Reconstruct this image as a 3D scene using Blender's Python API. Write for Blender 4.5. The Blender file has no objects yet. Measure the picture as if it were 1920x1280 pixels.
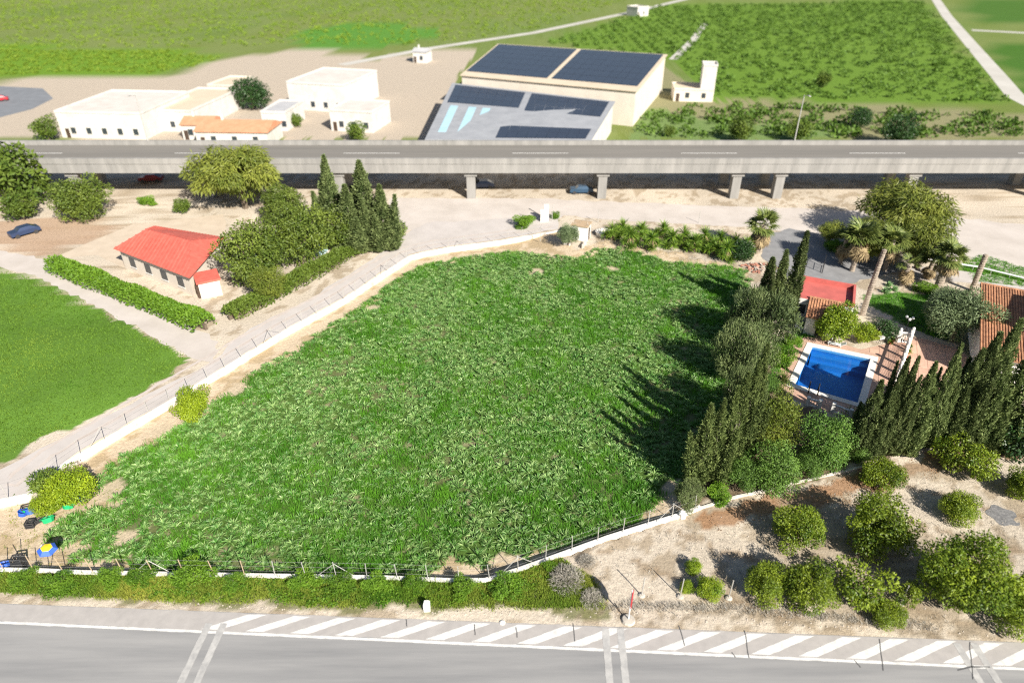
import bpy, math, random
import numpy as np
from mathutils.geometry import tessellate_polygon
from mathutils import Vector

# ------------------------------------------------------------------ camera, sky, sun
scene = bpy.context.scene
COL = scene.collection
CAM_H, FOC, PITCH = 42.0, 1280.0, math.radians(31.682)
CP, SP = math.cos(PITCH), math.sin(PITCH)
cam_d = bpy.data.cameras.new('camera')
cam = bpy.data.objects.new('camera', cam_d); COL.objects.link(cam)
cam.location = (0, 0, CAM_H)
cam.rotation_euler = (math.pi/2 - PITCH, 0, 0)
cam_d.sensor_width = 36; cam_d.lens = 24
cam_d.clip_start = 0.5; cam_d.clip_end = 9000
cam_d.dof.use_dof = True
cam_d.dof.focus_distance = 64
cam_d.dof.aperture_fstop = 0.075
scene.camera = cam

SUN_EL, SUN_AZ = math.radians(34.5), math.atan2(0.545, -0.839)      # azimuth clockwise from +Y
world = bpy.data.worlds.new('World'); scene.world = world; world.use_nodes = True
wn = world.node_tree.nodes; wl = world.node_tree.links
bg = wn['Background']
sky = wn.new('ShaderNodeTexSky'); sky.sky_type = 'NISHITA'; sky.sun_disc = False
sky.sun_elevation = SUN_EL; sky.sun_rotation = SUN_AZ
wl.new(sky.outputs[0], bg.inputs[0]); bg.inputs[1].default_value = 0.052
sun_d = bpy.data.lights.new('sun', 'SUN'); sun_d.energy = 5.0; sun_d.angle = math.radians(0.55); sun_d.color = (1.0, 0.94, 0.84)
sun = bpy.data.objects.new('sun', sun_d); COL.objects.link(sun)
sv = Vector((math.sin(SUN_AZ)*math.cos(SUN_EL), math.cos(SUN_AZ)*math.cos(SUN_EL), math.sin(SUN_EL)))
sun.rotation_euler = sv.to_track_quat('Z', 'Y').to_euler()
vs = scene.view_settings
vs.view_transform = 'Standard'; vs.look = 'None'; vs.gamma = 1.0; vs.exposure = 0.92; vs.use_curve_mapping = False
scene.render.engine = 'CYCLES'
scene.cycles.max_bounces = 6; scene.cycles.transparent_max_bounces = 12
scene.cycles.use_denoising = False; scene.cycles.filter_width = 1.1
scene.cycles.sample_clamp_indirect = 4

# ------------------------------------------------------------------ survey helpers
def G(u, v, z=0.0):
    """ground survey: the point of the photo (1920 x 1280 grid) on the level z"""
    a = (u-960)/FOC; b = (v-640)/FOC
    dz = -SP - b*CP
    t = (z-CAM_H)/dz
    return np.array([a*t, (CP-b*SP)*t, z])
def Gp(px, z=0.0): return [tuple(G(u, v, z)[:2]) for u, v in px]
def height_at(y, v):
    k = (640-v)/FOC
    return CAM_H + y*(k*CP-SP)/(CP+k*SP)
def unit(a):
    a = np.asarray(a, float); return a/np.linalg.norm(a)

_perm = np.random.default_rng(5).random((256, 256))
def vnoise(x, y, s, seed=0):
    x = np.asarray(x)/s+seed*17.3+1000; y = np.asarray(y)/s+seed*9.1+1000
    xi = np.floor(x).astype(int); yi = np.floor(y).astype(int); fx = x-xi; fy = y-yi
    fx = fx*fx*(3-2*fx); fy = fy*fy*(3-2*fy)
    g = lambda i, j: _perm[i % 256, j % 256]
    return (g(xi, yi)*(1-fx)+g(xi+1, yi)*fx)*(1-fy)+(g(xi, yi+1)*(1-fx)+g(xi+1, yi+1)*fx)*fy
def fbm(x, y, s, seed=0, o=4):
    r = 0; a = .5; t = 0
    for i in range(o):
        r = r+a*vnoise(x, y, s/2**i, seed+i); t += a; a *= .5
    return r/t
def inpoly(x, y, poly):
    x = np.asarray(x, float); y = np.asarray(y, float); r = np.zeros(x.shape, bool); n = len(poly)
    for i in range(n):
        x0, y0 = poly[i]; x1, y1 = poly[(i+1) % n]
        if y0 == y1: continue
        c = ((y0 > y) != (y1 > y)) & (x < (x1-x0)*(y-y0)/(y1-y0)+x0)
        r ^= c
    return r
def dseg(x, y, line):
    d = np.full(np.shape(x), 1e9)
    for (x0, y0), (x1, y1) in zip(line[:-1], line[1:]):
        dx, dy = x1-x0, y1-y0; L = dx*dx+dy*dy+1e-9
        t = np.clip(((x-x0)*dx+(y-y0)*dy)/L, 0, 1)
        d = np.minimum(d, np.hypot(x-x0-t*dx, y-y0-t*dy))
    return d

# ------------------------------------------------------------------ materials
MATS = {}
def _mat(name):
    m = bpy.data.materials.new(name); m.use_nodes = True
    nt = m.node_tree; return m, nt, nt.nodes['Principled BSDF']
def nmat(name, c1, c2=None, scale=2.0, rough=.8, bump=.0, rand=0.0, detail=6, metal=0, spec=None, stretch=None):
    """two-tone procedural surface: noise between c1 and c2, optional bump and a per-object shift"""
    if name in MATS: return MATS[name]
    m, nt, b = _mat(name); N, Lk = nt.nodes, nt.links
    c2 = c2 or tuple(x*.8 for x in c1)
    geo = N.new('ShaderNodeNewGeometry')
    no = N.new('ShaderNodeTexNoise'); no.inputs['Scale'].default_value = scale; no.inputs['Detail'].default_value = detail
    no.inputs['Roughness'].default_value = .65
    if stretch:
        vm = N.new('ShaderNodeVectorMath'); vm.operation = 'MULTIPLY'; vm.inputs[1].default_value = stretch
        Lk.new(geo.outputs['Position'], vm.inputs[0]); Lk.new(vm.outputs[0], no.inputs['Vector'])
    else: Lk.new(geo.outputs['Position'], no.inputs['Vector'])
    mr = N.new('ShaderNodeMapRange'); mr.inputs[1].default_value = .32; mr.inputs[2].default_value = .68
    Lk.new(no.outputs[0], mr.inputs[0])
    mx = N.new('ShaderNodeMix'); mx.data_type = 'RGBA'
    mx.inputs[6].default_value = (*c1, 1); mx.inputs[7].default_value = (*c2, 1)
    Lk.new(mr.outputs[0], mx.inputs[0])
    out = mx.outputs[2]
    if rand:
        oi = N.new('ShaderNodeObjectInfo'); hs = N.new('ShaderNodeHueSaturation')
        m2 = N.new('ShaderNodeMapRange'); m2.inputs[3].default_value = 1-rand; m2.inputs[4].default_value = 1+rand
        Lk.new(oi.outputs['Random'], m2.inputs[0]); Lk.new(m2.outputs[0], hs.inputs['Value']); Lk.new(out, hs.inputs['Color']); out = hs.outputs[0]
    Lk.new(out, b.inputs['Base Color']); b.inputs['Roughness'].default_value = rough; b.inputs['Metallic'].default_value = metal
    if spec is not None: b.inputs['Specular IOR Level'].default_value = spec
    if bump:
        bp = N.new('ShaderNodeBump'); bp.inputs['Strength'].default_value = bump; bp.inputs['Distance'].default_value = .05
        Lk.new(no.outputs[0], bp.inputs['Height']); Lk.new(bp.outputs[0], b.inputs['Normal'])
    MATS[name] = m; return m
def leafmat(name, ca, cb, trans=.25, rough=.5, rand=.12, spec=.35):
    """leaf: natural colour range from ca to cb along the per-leaf attribute 'tint'"""
    if name in MATS: return MATS[name]
    m, nt, b = _mat(name); N, Lk = nt.nodes, nt.links
    at = N.new('ShaderNodeAttribute'); at.attribute_name = 'tint'
    mx = N.new('ShaderNodeMix'); mx.data_type = 'RGBA'
    mx.inputs[6].default_value = (*ca, 1); mx.inputs[7].default_value = (*cb, 1)
    Lk.new(at.outputs['Fac'], mx.inputs[0])
    oi = N.new('ShaderNodeObjectInfo'); hs = N.new('ShaderNodeHueSaturation')
    m2 = N.new('ShaderNodeMapRange'); m2.inputs[3].default_value = 1-rand; m2.inputs[4].default_value = 1+rand
    Lk.new(oi.outputs['Random'], m2.inputs[0]); Lk.new(m2.outputs[0], hs.inputs['Value']); Lk.new(mx.outputs[2], hs.inputs['Color'])
    Lk.new(hs.outputs[0], b.inputs['Base Color']); b.inputs['Roughness'].default_value = rough
    b.inputs['Specular IOR Level'].default_value = spec
    tr = N.new('ShaderNodeBsdfTranslucent'); Lk.new(hs.outputs[0], tr.inputs[0])
    ms = N.new('ShaderNodeMixShader'); ms.inputs[0].default_value = trans
    Lk.new(b.outputs[0], ms.inputs[1]); Lk.new(tr.outputs[0], ms.inputs[2])
    Lk.new(ms.outputs[0], N['Material Output'].inputs[0])
    MATS[name] = m; return m

# ------------------------------------------------------------------ object helpers
def tag(o, label=None, cat=None, group=None, kind=None):
    if label: o['label'] = label
    if cat: o['category'] = cat
    if group: o['group'] = group
    if kind: o['kind'] = kind
    return o
def thing(name, label, cat, loc=(0, 0, 0), rz=0.0, group=None, scale=1.0):
    o = bpy.data.objects.new(name, None); COL.objects.link(o)
    o.location = tuple(float(c) for c in loc); o.rotation_euler = (0, 0, rz); o.scale = (scale,)*3 if np.isscalar(scale) else scale
    o.empty_display_size = .2
    return tag(o, label, cat, group)
def link(name, mesh, parent=None):
    o = bpy.data.objects.new(name, mesh); COL.objects.link(o)
    if parent is not None: o.parent = parent
    return o
def origin(o):
    t = np.zeros(3)
    while o is not None: t += np.array(o.location); o = o.parent
    return t
def npmesh(name, V, F, mat, tint=None, smooth=False, col=None):
    """V (n,3); F (m,4) or (m,3) index array or list of such arrays"""
    Fs = F if isinstance(F, list) else [F]
    Fs = [np.asarray(f, np.int32) for f in Fs if len(f)]
    me = bpy.data.meshes.new(name)
    me.vertices.add(len(V)); me.vertices.foreach_set('co', np.asarray(V, np.float32).ravel())
    nl = sum(f.size for f in Fs); npoly = sum(len(f) for f in Fs)
    me.loops.add(nl); me.loops.foreach_set('vertex_index', np.concatenate([f.ravel() for f in Fs]))
    me.polygons.add(npoly)
    cnt = np.concatenate([np.full(len(f), f.shape[1], np.int32) for f in Fs])
    me.polygons.foreach_set('loop_start', np.concatenate([[0], np.cumsum(cnt)[:-1]]).astype(np.int32))
    me.polygons.foreach_set('use_smooth', np.full(npoly, smooth))
    me.update(calc_edges=True)
    if tint is not None:
        a = me.attributes.new('tint', 'FLOAT', 'POINT'); a.data.foreach_set('value', np.asarray(tint, np.float32))
    if col is not None:
        a = me.attributes.new('col', 'FLOAT_COLOR', 'POINT')
        a.data.foreach_set('color', np.concatenate([col, np.ones((len(col), 1))], 1).astype(np.float32).ravel())
    me.materials.append(mat)
    return me
class MB:
    """collects simple shapes in world coordinates; build() links them as one object"""
    def __init__(s): s.v = []; s.f = []
    def add(s, V, F):
        n = len(s.v); s.v += [tuple(map(float, p)) for p in V]; s.f += [tuple(i+n for i in f) for f in F]; return s
    def quadbox(s, lo, hi):
        """eight corners: four low, four high, same order"""
        n = len(lo)
        F = [tuple(range(n))[::-1], tuple(range(n, 2*n))]+[(i, (i+1) % n, n+(i+1) % n, n+i) for i in range(n)]
        return s.add(list(lo)+list(hi), F)
    def prism(s, poly, z0, z1):
        return s.quadbox([(p[0], p[1], z0) for p in poly], [(p[0], p[1], z1) for p in poly])
    def box(s, c, size, rz=0.0):
        """c = centre of the base"""
        ca, sa = math.cos(rz), math.sin(rz); hx, hy = size[0]/2, size[1]/2
        P = [(c[0]+ca*x-sa*y, c[1]+sa*x+ca*y) for x, y in ((-hx, -hy), (hx, -hy), (hx, hy), (-hx, hy))]
        return s.prism(P, c[2], c[2]+size[2])
    def bar(s, p, q, w, h=None):
        p = np.array(p, float); q = np.array(q, float); d = unit(q-p); h = h or w
        r = np.cross(d, (0, 0, 1)); r = unit(r) if np.linalg.norm(r) > 1e-3 else np.array([1., 0, 0]); u = np.cross(r, d)
        R = lambda c: [c-r*w/2-u*h/2, c+r*w/2-u*h/2, c+r*w/2+u*h/2, c-r*w/2+u*h/2]
        return s.quadbox(R(p), R(q))
    def tube(s, pts, rad, n=7, caps=True):
        pts = [np.array(p, float) for p in pts]; rad = [rad]*len(pts) if np.isscalar(rad) else rad
        V = []; ref = np.array([.123, .31, .94])
        for i, p in enumerate(pts):
            d = unit(pts[min(i+1, len(pts)-1)]-pts[max(i-1, 0)])
            a = np.cross(d, ref if abs(d @ unit(ref)) < .95 else (1, 0, 0)); a = unit(a); b = np.cross(d, a)
            for k in range(n):
                t = 2*math.pi*k/n; V.append(p+rad[i]*(math.cos(t)*a+math.sin(t)*b))
        F = [(i*n+k, i*n+(k+1) % n, (i+1)*n+(k+1) % n, (i+1)*n+k) for i in range(len(pts)-1) for k in range(n)]
        if caps: F += [tuple(range(n))[::-1], tuple(range((len(pts)-1)*n, len(pts)*n))]
        return s.add(V, F)
    def lathe(s, c, prof, n=12, close=True, rot=0.0):
        """prof = [(radius, z)] about the vertical through c"""
        V = [(c[0]+r*math.cos(2*math.pi*k/n+rot), c[1]+r*math.sin(2*math.pi*k/n+rot), c[2]+z) for r, z in prof for k in range(n)]
        F = [(i*n+k, i*n+(k+1) % n, (i+1)*n+(k+1) % n, (i+1)*n+k) for i in range(len(prof)-1) for k in range(n)]
        if close: F += [tuple(range(n))[::-1], tuple(range((len(prof)-1)*n, len(prof)*n))]
        return s.add(V, F)
    def wallstrip(s, line, w, z0, z1):
        """a wall of width w along a polyline, mitred"""
        L = [np.array(p[:2], float) for p in line]; A, B = [], []
        for i, p in enumerate(L):
            d0 = unit(L[i]-L[i-1]) if i else None; d1 = unit(L[i+1]-L[i]) if i < len(L)-1 else None
            d0 = d1 if d0 is None else d0; d1 = d0 if d1 is None else d1
            n = unit(np.array([-(d0+d1)[1], (d0+d1)[0]])); k = w/2/max(.5, n @ np.array([-d0[1], d0[0]]))
            A.append(p+n*k); B.append(p-n*k)
        n = len(L); V = []
        for z in (z0, z1):
            V += [(a[0], a[1], z) for a in A]+[(b[0], b[1], z) for b in B]
        F = []
        for i in range(n-1):
            F += [(2*n+i, 3*n+i, 3*n+i+1, 2*n+i+1), (i, 2*n+i, 2*n+i+1, i+1), (n+i+1, 3*n+i+1, 3*n+i, n+i), (i, i+1, n+i+1, n+i)]
        F += [(0, n, 3*n, 2*n), (n-1, 3*n-1, 4*n-1, 2*n-1)]
        return s.add(V, F)
    def build(s, name, mat, parent=None, local=False, smooth=False):
        me = bpy.data.meshes.new(name)
        V = np.array(s.v, float)
        if parent is not None and not local: V = V-origin(parent)
        me.from_pydata([tuple(p) for p in V], [], s.f); me.materials.append(mat)
        if smooth: me.polygons.foreach_set('use_smooth', np.full(len(me.polygons), True))
        me.update()
        return link(name, me, parent)
def sheet(name, poly, z, mat, kind='structure', label=None, parent=None, jag=0.0, seed=0, step=1.0, holes=()):
    """flat ground sheet; jag makes its border ragged"""
    P = [np.array(p[:2], float) for p in poly]
    if jag:
        Q = []; r = np.random.default_rng(seed)
        for a, b in zip(P, P[1:]+P[:1]):
            L = np.linalg.norm(b-a); n = max(1, int(L/step)); nn = unit(np.array([-(b-a)[1], (b-a)[0]]))
            for i in range(n): Q.append(a+(b-a)*i/n+nn*(r.normal()*jag if i else 0))
        P = Q
    loops = [[Vector((p[0], p[1], 0)) for p in P]]+[[Vector((p[0], p[1], 0)) for p in h] for h in holes]
    tri = tessellate_polygon(loops)
    V = [(v.x, v.y, z) for l in loops for v in l]
    me = bpy.data.meshes.new(name)
    F = []
    for t in tri:
        a, b, c = (V[i] for i in t)
        F.append(t if (b[0]-a[0])*(c[1]-a[1])-(b[1]-a[1])*(c[0]-a[0]) > 0 else t[::-1])
    me.from_pydata(V, [], F); me.materials.append(mat); me.update()
    o = link(name, me, parent)
    if kind: o['kind'] = kind
    if label: o['label'] = label
    return o

# ------------------------------------------------------------------ foliage generators
def nrm(a): return a/np.maximum(np.linalg.norm(a, axis=1, keepdims=True), 1e-9)
def cards(P, T, Nn, L, W):
    """leaf-shaped quads: one per row"""
    T = nrm(T); B = nrm(np.cross(Nn, T)); L = np.broadcast_to(L, len(P))[:, None]; W = np.broadcast_to(W, len(P))[:, None]
    Nn = nrm(np.cross(T, B))
    V = np.stack([P, P+T*L*.45+B*W*.5-Nn*L*.06, P+T*L, P+T*L*.45-B*W*.5-Nn*L*.06], 1).reshape(-1, 3)
    return V, np.arange(len(P)*4).reshape(-1, 4)
def crown(seed, R, zc, nclump, nleaf, L, W, droop=.2, cut=-.55, gap=.16, kk=.42, rout=.74):
    """round, clumpy crown: clumps of leaves over an ellipsoid of radii R centred at height zc"""
    r = np.random.default_rng(seed); R = np.array(R, float)
    i = np.arange(nclump)+.5; ph = np.arccos(1-2*i/nclump); th = np.pi*(1+5**.5)*i+r.random()*6
    C = np.stack([np.cos(th)*np.sin(ph), np.sin(th)*np.sin(ph), np.cos(ph)], 1)+r.normal(size=(nclump, 3))*.16
    C = C[(C[:, 2] > cut-.1) & (r.random(len(C)) > gap)]
    th_, ph_ = np.arctan2(C[:, 1], C[:, 0]), r.random(4)*6.28
    lump = 1+.13*np.cos(2*th_+ph_[0])+.10*np.cos(3*th_+ph_[1]+C[:, 2]*2)+.07*np.cos(5*th_+ph_[2])
    C = nrm(C)*(rout*lump*r.uniform(.66, 1.14, len(C)))[:, None]
    C = np.concatenate([C, r.normal(size=(max(2, nclump//5), 3))*.22])
    rc = kk*r.uniform(.5, 1.15, len(C)); ct = r.random(len(C))
    k = r.choice(len(C), nleaf, p=rc**2/np.sum(rc**2))
    d = nrm(r.normal(size=(nleaf, 3)))
    P = C[k]+d*(rc[k]*(.45+.55*np.sqrt(r.random(nleaf))))[:, None]
    keep = (np.linalg.norm(P, axis=1) > .42) | (r.random(nleaf) < .35); keep &= P[:, 2] > cut+r.normal(size=nleaf)*.08
    P, d, k = P[keep], d[keep], k[keep]; n = len(P)
    out = nrm(P*.6+d*.6)
    T = out*.55+r.normal(size=(n, 3))*.6+np.array([0, 0, -droop]); Nn = out+r.normal(size=(n, 3))*.55+np.array([0, 0, .25])
    V, F = cards(P*R+np.array([0, 0, zc]), T, Nn, L*r.uniform(.6, 1.3, n), W*r.uniform(.6, 1.3, n))
    tint = np.repeat(np.clip(.55*ct[k]+.45*r.random(n), 0, 1), 4)
    return V, F, tint, C*R+np.array([0, 0, zc])
def plume(r, n, H, R, x0=(0, 0), z0=0.0, L=.3, W=.1, lean=(0, 0), fat=.25):
    """one cypress spire: upright sprays over a flame-shaped profile with lobes"""
    t = r.random(n)**1.35
    prof = lambda t: R*np.minimum(1, (t/fat)**.6*.55+.45)*np.maximum(1-t, 0)**(.62 if fat > .39 else .92)
    th = r.random(n)*2*np.pi
    lob = np.zeros(n)
    for q in range(5):
        lob += np.cos((q+2)*th+r.random()*6+t*r.uniform(-9, 9)+np.sin(t*r.uniform(10, 28)+r.random()*6)*1.6)
    lob /= 4
    rr = prof(t)*(1+.6*lob)*(.62+.4*r.random(n)**.6)
    P = np.stack([x0[0]+rr*np.cos(th)+lean[0]*t*H, x0[1]+rr*np.sin(th)+lean[1]*t*H, z0+t*H*.97], 1)
    o = np.stack([np.cos(th), np.sin(th), np.zeros(n)], 1)
    T = np.array([0, 0, 1.])+o*.38+r.normal(size=(n, 3))*.28
    Nn = o+r.normal(size=(n, 3))*.5
    V, F = cards(P, T, Nn, L*r.uniform(.6, 1.35, n)*(1-.35*t), W*r.uniform(.6, 1.3, n)*(1-.3*t))
    tint = np.repeat(np.clip(.4+.45*lob+.35*(r.random(n)-.3), 0, 1), 4)
    return V, F, tint
def join(parts):
    V, F, T, n = [], [], [], 0
    for v, f, t in parts:
        V.append(v); F.append(f+n); T.append(t); n += len(v)
    return np.concatenate(V), np.concatenate(F), np.concatenate(T)
def strips(O, az, L, p0, curv, W, prof, fold=.25, tint=None, twist=None, nseg=None):
    """arching leaves: from origin O along azimuth az, pitch p0 falling by curv over the length; prof = relative widths of the rings"""
    n = len(O); k = len(prof); s = np.linspace(0, 1, k)
    az = np.asarray(az); L = np.broadcast_to(L, n); p0 = np.broadcast_to(p0, n); curv = np.broadcast_to(curv, n); W = np.broadcast_to(W, n)
    pos = np.zeros((n, k, 3)); pos[:, 0] = O
    H = np.stack([np.cos(az), np.sin(az), np.zeros(n)], 1); S = np.stack([-np.sin(az), np.cos(az), np.zeros(n)], 1)
    tw = np.zeros(n) if twist is None else twist
    up = np.zeros((n, k, 3))
    for i in range(k):
        pt = p0-curv*s[i]
        D = H*np.cos(pt)[:, None]+np.array([0, 0, 1.])*np.sin(pt)[:, None]
        up[:, i] = -H*np.sin(pt)[:, None]+np.array([0, 0, 1.])*np.cos(pt)[:, None]
        if i < k-1: pos[:, i+1] = pos[:, i]+D*(L/(k-1))[:, None]
    w = np.asarray(prof)[None, :, None]*W[:, None, None]/2
    Sd = S[:, None, :]*np.cos(tw)[:, None, None]+up*np.sin(tw)[:, None, None]
    if fold:
        a = pos+Sd*w+up*w*fold; c = pos-Sd*w+up*w*fold; m = pos-up*w*fold
        V = np.stack([a, m, c], 2).reshape(-1, 3); R = 3
    else:
        V = np.stack([pos+Sd*w, pos-Sd*w], 2).reshape(-1, 3); R = 2
    b = (np.arange(n)*k*R)[:, None, None]+(np.arange(k-1)*R)[None, :, None]+np.arange(R-1)[None, None, :]
    F = np.stack([b, b+1, b+1+R, b+R], -1).reshape(-1, 4)
    tt = np.repeat(np.zeros(n) if tint is None else tint, k*R)
    return V, F, tt

# ------------------------------------------------------------------ terrain
LW = Gp([(-60, 947), (0, 937), (54, 926), (124, 866), (322, 749), (416, 692), (537, 618), (640, 563), (700, 524), (768, 480), (821, 468), (936, 452), (1047, 433)])   # upper wall, outer edge
NW = Gp([(-60, 1071), (0, 1071), (67, 1072), (151, 1076), (537, 1083), (724, 1086), (841, 1091), (909, 1091), (975, 1070), (1047, 1044), (1140, 1010), (1280, 966), (1313, 953)])
NW2 = Gp([(1313, 953), (1380, 932), (1441, 919), (1515, 900), (1585, 884), (1640, 868)])
FR = Gp([(1313, 953), (1300, 900), (1330, 800), (1365, 700), (1385, 620), (1410, 540), (1405, 500), (1330, 487), (1240, 470), (1150, 452), (1120, 455), (1080, 470), (1047, 440)])
FIELD = LW[:]+FR[::-1]+NW[::-1]
CROP = Gp([(135, 1042), (215, 1030), (300, 1062), (460, 1066), (640, 1070), (790, 1068), (835, 1032), (900, 1045), (1000, 1024), (1100, 995), (1190, 965), (1235, 925), (1290, 890), (1328, 800), (1368, 700), (1392, 620), (1400, 540), (1396, 508),
    (1330, 497), (1250, 492), (1215, 480), (1150, 466), (1120, 470), (1085, 487), (1030, 478), (985, 468), (930, 470), (880, 478), (800, 492), (745, 520), (705, 552), (640, 595), (560, 648), (470, 700), (410, 745), (345, 788), (280, 828), (215, 862), (172, 893), (215, 925), (205, 945), (160, 950), (120, 968), (85, 998), (110, 1012), (190, 1006)])
BARE = [((212, 905), 1.0), ((222, 1003), .6), ((248, 985), .5), ((215, 938), .5), ((300, 800), .8), ((440, 722), 1.0), ((1010, 500), .9), ((1320, 905), 1.0), ((1260, 915), .6), ((700, 570), .8), ((1150, 498), .7), ((960, 1040), .6)]
POOL_IN = Gp([(1523.7, 650), (1632, 673), (1608, 755.6), (1490.6, 721)])
PU = unit(np.array(POOL_IN[1])-np.array(POOL_IN[0])); PV = np.array([-PU[1], PU[0]])      # axes of the pool terrace
def ease(t): t = np.clip(t, 0, 1); return t*t*(3-2*t)
def grow(poly, d):
    P = [np.array(p) for p in poly]; n = len(P); out = []
    A = sum(P[i-1][0]*P[i][1]-P[i][0]*P[i-1][1] for i in range(n)); sg = 1 if A > 0 else -1
    for i in range(n):
        e0 = unit(P[i]-P[i-1]); e1 = unit(P[(i+1) % n]-P[i])
        n0 = np.array([e0[1], -e0[0]])*sg; n1 = np.array([e1[1], -e1[0]])*sg; m = unit(n0+n1)
        out.append(tuple(P[i]+m*d/max(.4, m @ n0)))
    return out
def ground_z(x, y):
    x = np.asarray(x, float); y = np.asarray(y, float)
    ins = inpoly(x, y, FIELD)
    z = np.where(ins, -.6*ease(dseg(x, y, FR)/7.0), 0)+np.where(ins, .12*(fbm(x, y, 3.0, 3)-.5), 0)
    z = z+np.where(~ins & (y > 31.5) & (y < 56) & (x > 2), .16*(fbm(x, y, 4, 8)-.5)*ease((y-31.5)/3), 0)
    z = np.where(inpoly(x, y, grow(POOL_IN, .38)), -2.4, z)
    return z
def paint(x, y):
    """albedo of the soil, grass and litter (what lies there, not how it is lit)"""
    n1 = fbm(x, y, 6, 1); n2 = fbm(x, y, 1.3, 2); n3 = fbm(x, y, 26, 4)
    xw = x+(fbm(x, y, 2.4, 11)-.5)*2.6; yw = y+(fbm(x, y, 2.4, 12)-.5)*2.6
    C = np.array([.53, .46, .37])*(.8+.4*n1[:, None])
    C = np.where((n2 > .58)[:, None], C*np.array([.72, .68, .62]), C)
    def lay(mask, c, a=1.0):
        nonlocal C
        w = (mask.astype(float)*a)[:, None]; C = C*(1-w)+np.array(c)*w
    far = y > 128
    # beyond the viaduct: rough grass and groves
    g = np.array([.17, .21, .045]); k = (fbm(x, y, 30, 21)+.35*fbm(x, y, 5, 22))/1.35
    cf = np.array([.10, .21, .014])*(1-k[:, None])*1.25+np.array([.25, .30, .055])*k[:, None]
    C = np.where((far & (y > 140))[:, None], cf*.55+C*.1, C)
    lay(inpoly(xw, yw, Gp([(-300, 262), (-300, 225), (0, 150), (130, 140), (330, 145), (380, 120), (560, 90), (700, 110), (780, 100), (900, 90), (860, 140), (800, 262)])), (.45, .38, .31), .95)
    lay(inpoly(xw, yw, Gp([(1180, 262), (1240, 120), (1330, 190), (1450, 185), (1900, 215), (2400, 225), (2400, 262)])), (.25, .23, .13), .85)
    lay(inpoly(xw, yw, Gp([(1180, 262), (1210, 200), (1330, 225), (1560, 235), (1560, 262)])), (.13, .22, .06), .8)
    lay(inpoly(xw, yw, Gp([(1020, 80), (1240, 10), (1730, 0), (1780, 60), (1885, 195), (1500, 190), (1330, 190), (1260, 110)])), (.11, .205, .02), .85)
    lay(inpoly(xw, yw, Gp([(1800, 0), (1830, 45), (2100, 48), (2300, 0)])), (.05, .13, .015), .9)
    lay(inpoly(xw, yw, Gp([(1850, 80), (1920, 170), (2200, 190), (2200, 78)])), (.045, .13, .012), .9)
    lay(inpoly(xw, yw, Gp([(560, 95), (690, 95), (850, 62), (700, 38), (560, 60)])), (.06, .23, .02), .7)
    lay(inpoly(xw, yw, Gp([(-100, 150), (-100, 85), (330, 90), (420, 105), (300, 140)])), (.12, .24, .012), .8)
    # lower left meadow and its surroundings
    mead = inpoly(xw, yw, Gp([(-260, 470), (-40, 488), (70, 522), (200, 585), (352, 668), (330, 702), (180, 780), (0, 862), (-260, 940)]))
    lay(mead, (.105, .205, .028)); C = np.where(mead[:, None], C*(.35+.75*n3[:, None]+.5*n1[:, None]), C)
    lay(inpoly(xw, yw, Gp([(0, 415), (160, 405), (230, 432), (100, 478), (0, 465), (-120, 440)])), (.40, .27, .18), .8)
    # crop soil
    inf = inpoly(xw, yw, FIELD); cr = inpoly(xw, yw, CROP)
    lay(inf & ~cr, (.55, .43, .29), .75); lay(inf & ~cr & (n2 > .55), (.36, .27, .15), .6)
    lay(cr, (.10, .125, .035), .9); lay(cr & (n1 > .36), (.06, .13, .018), .85); lay(cr & (n2 > .70), (.30, .26, .16), .7)
    for (u, v), rad in BARE: lay(inf & (np.hypot(xw-G(u, v)[0], yw-G(u, v)[1]) < rad*1.35), (.50, .41, .29), .9)
    # verge by the road
    vg = inpoly(xw, yw, Gp([(-80, 1076), (0, 1078), (540, 1092), (910, 1098), (1040, 1058), (1120, 1085), (1145, 1150), (900, 1143), (640, 1140), (330, 1128), (0, 1108), (-80, 1100)]))
    lay(vg, (.14, .15, .05), .8)
    lay(inpoly(xw, yw, Gp([(900, 1152), (1120, 1145), (1400, 1158), (1900, 1195), (1900, 1180), (1500, 1155), (1160, 1140)])), (.25, .20, .14), .8)
    # orchard litter and furrows
    lay(inpoly(xw, yw, Gp([(1320, 962), (1520, 905), (1600, 893), (1740, 850), (1840, 820), (1920, 815), (1920, 850), (1780, 880), (1640, 925), (1500, 952), (1390, 975), (1330, 992)])), (.30, .165, .085), .85)
    orch = inpoly(x, y, Gp([(1320, 970), (1600, 890), (2100, 790), (2200, 1190), (1150, 1150), (1060, 1050)]))
    s = (x*PV[0]+y*PV[1]); fur = np.abs(((s+1.2*fbm(x, y, 9, 31)) % 4.6)-2.3)
    lay(orch & (fur > 2.0) & (n2 > .35), (.27, .20, .13), .75); lay(orch & (n1 > .62), (.29, .23, .16), .6)
    # garden round the pool
    lay(inpoly(xw, yw, Gp([(1615, 560), (1690, 545), (1800, 560), (1850, 620), (1760, 640), (1660, 590)])), (.07, .17, .025), .9)
    lay(inpoly(xw, yw, Gp([(1690, 610), (1780, 560), (1850, 570), (1845, 690), (1770, 640)])), (.075, .10, .04), .8)
    lay(inpoly(xw, yw, Gp([(1440, 700), (1462, 640), (1510, 605), (1530, 625), (1480, 690)])), (.08, .19, .025), .9)
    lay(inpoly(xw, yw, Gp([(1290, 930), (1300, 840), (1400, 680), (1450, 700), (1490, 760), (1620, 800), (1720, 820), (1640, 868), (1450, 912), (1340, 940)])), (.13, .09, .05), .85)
    lay(inpoly(xw, yw, Gp([(1120, 440), (1400, 490), (1420, 470), (1150, 415)])), (.22, .18, .10), .7)
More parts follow.
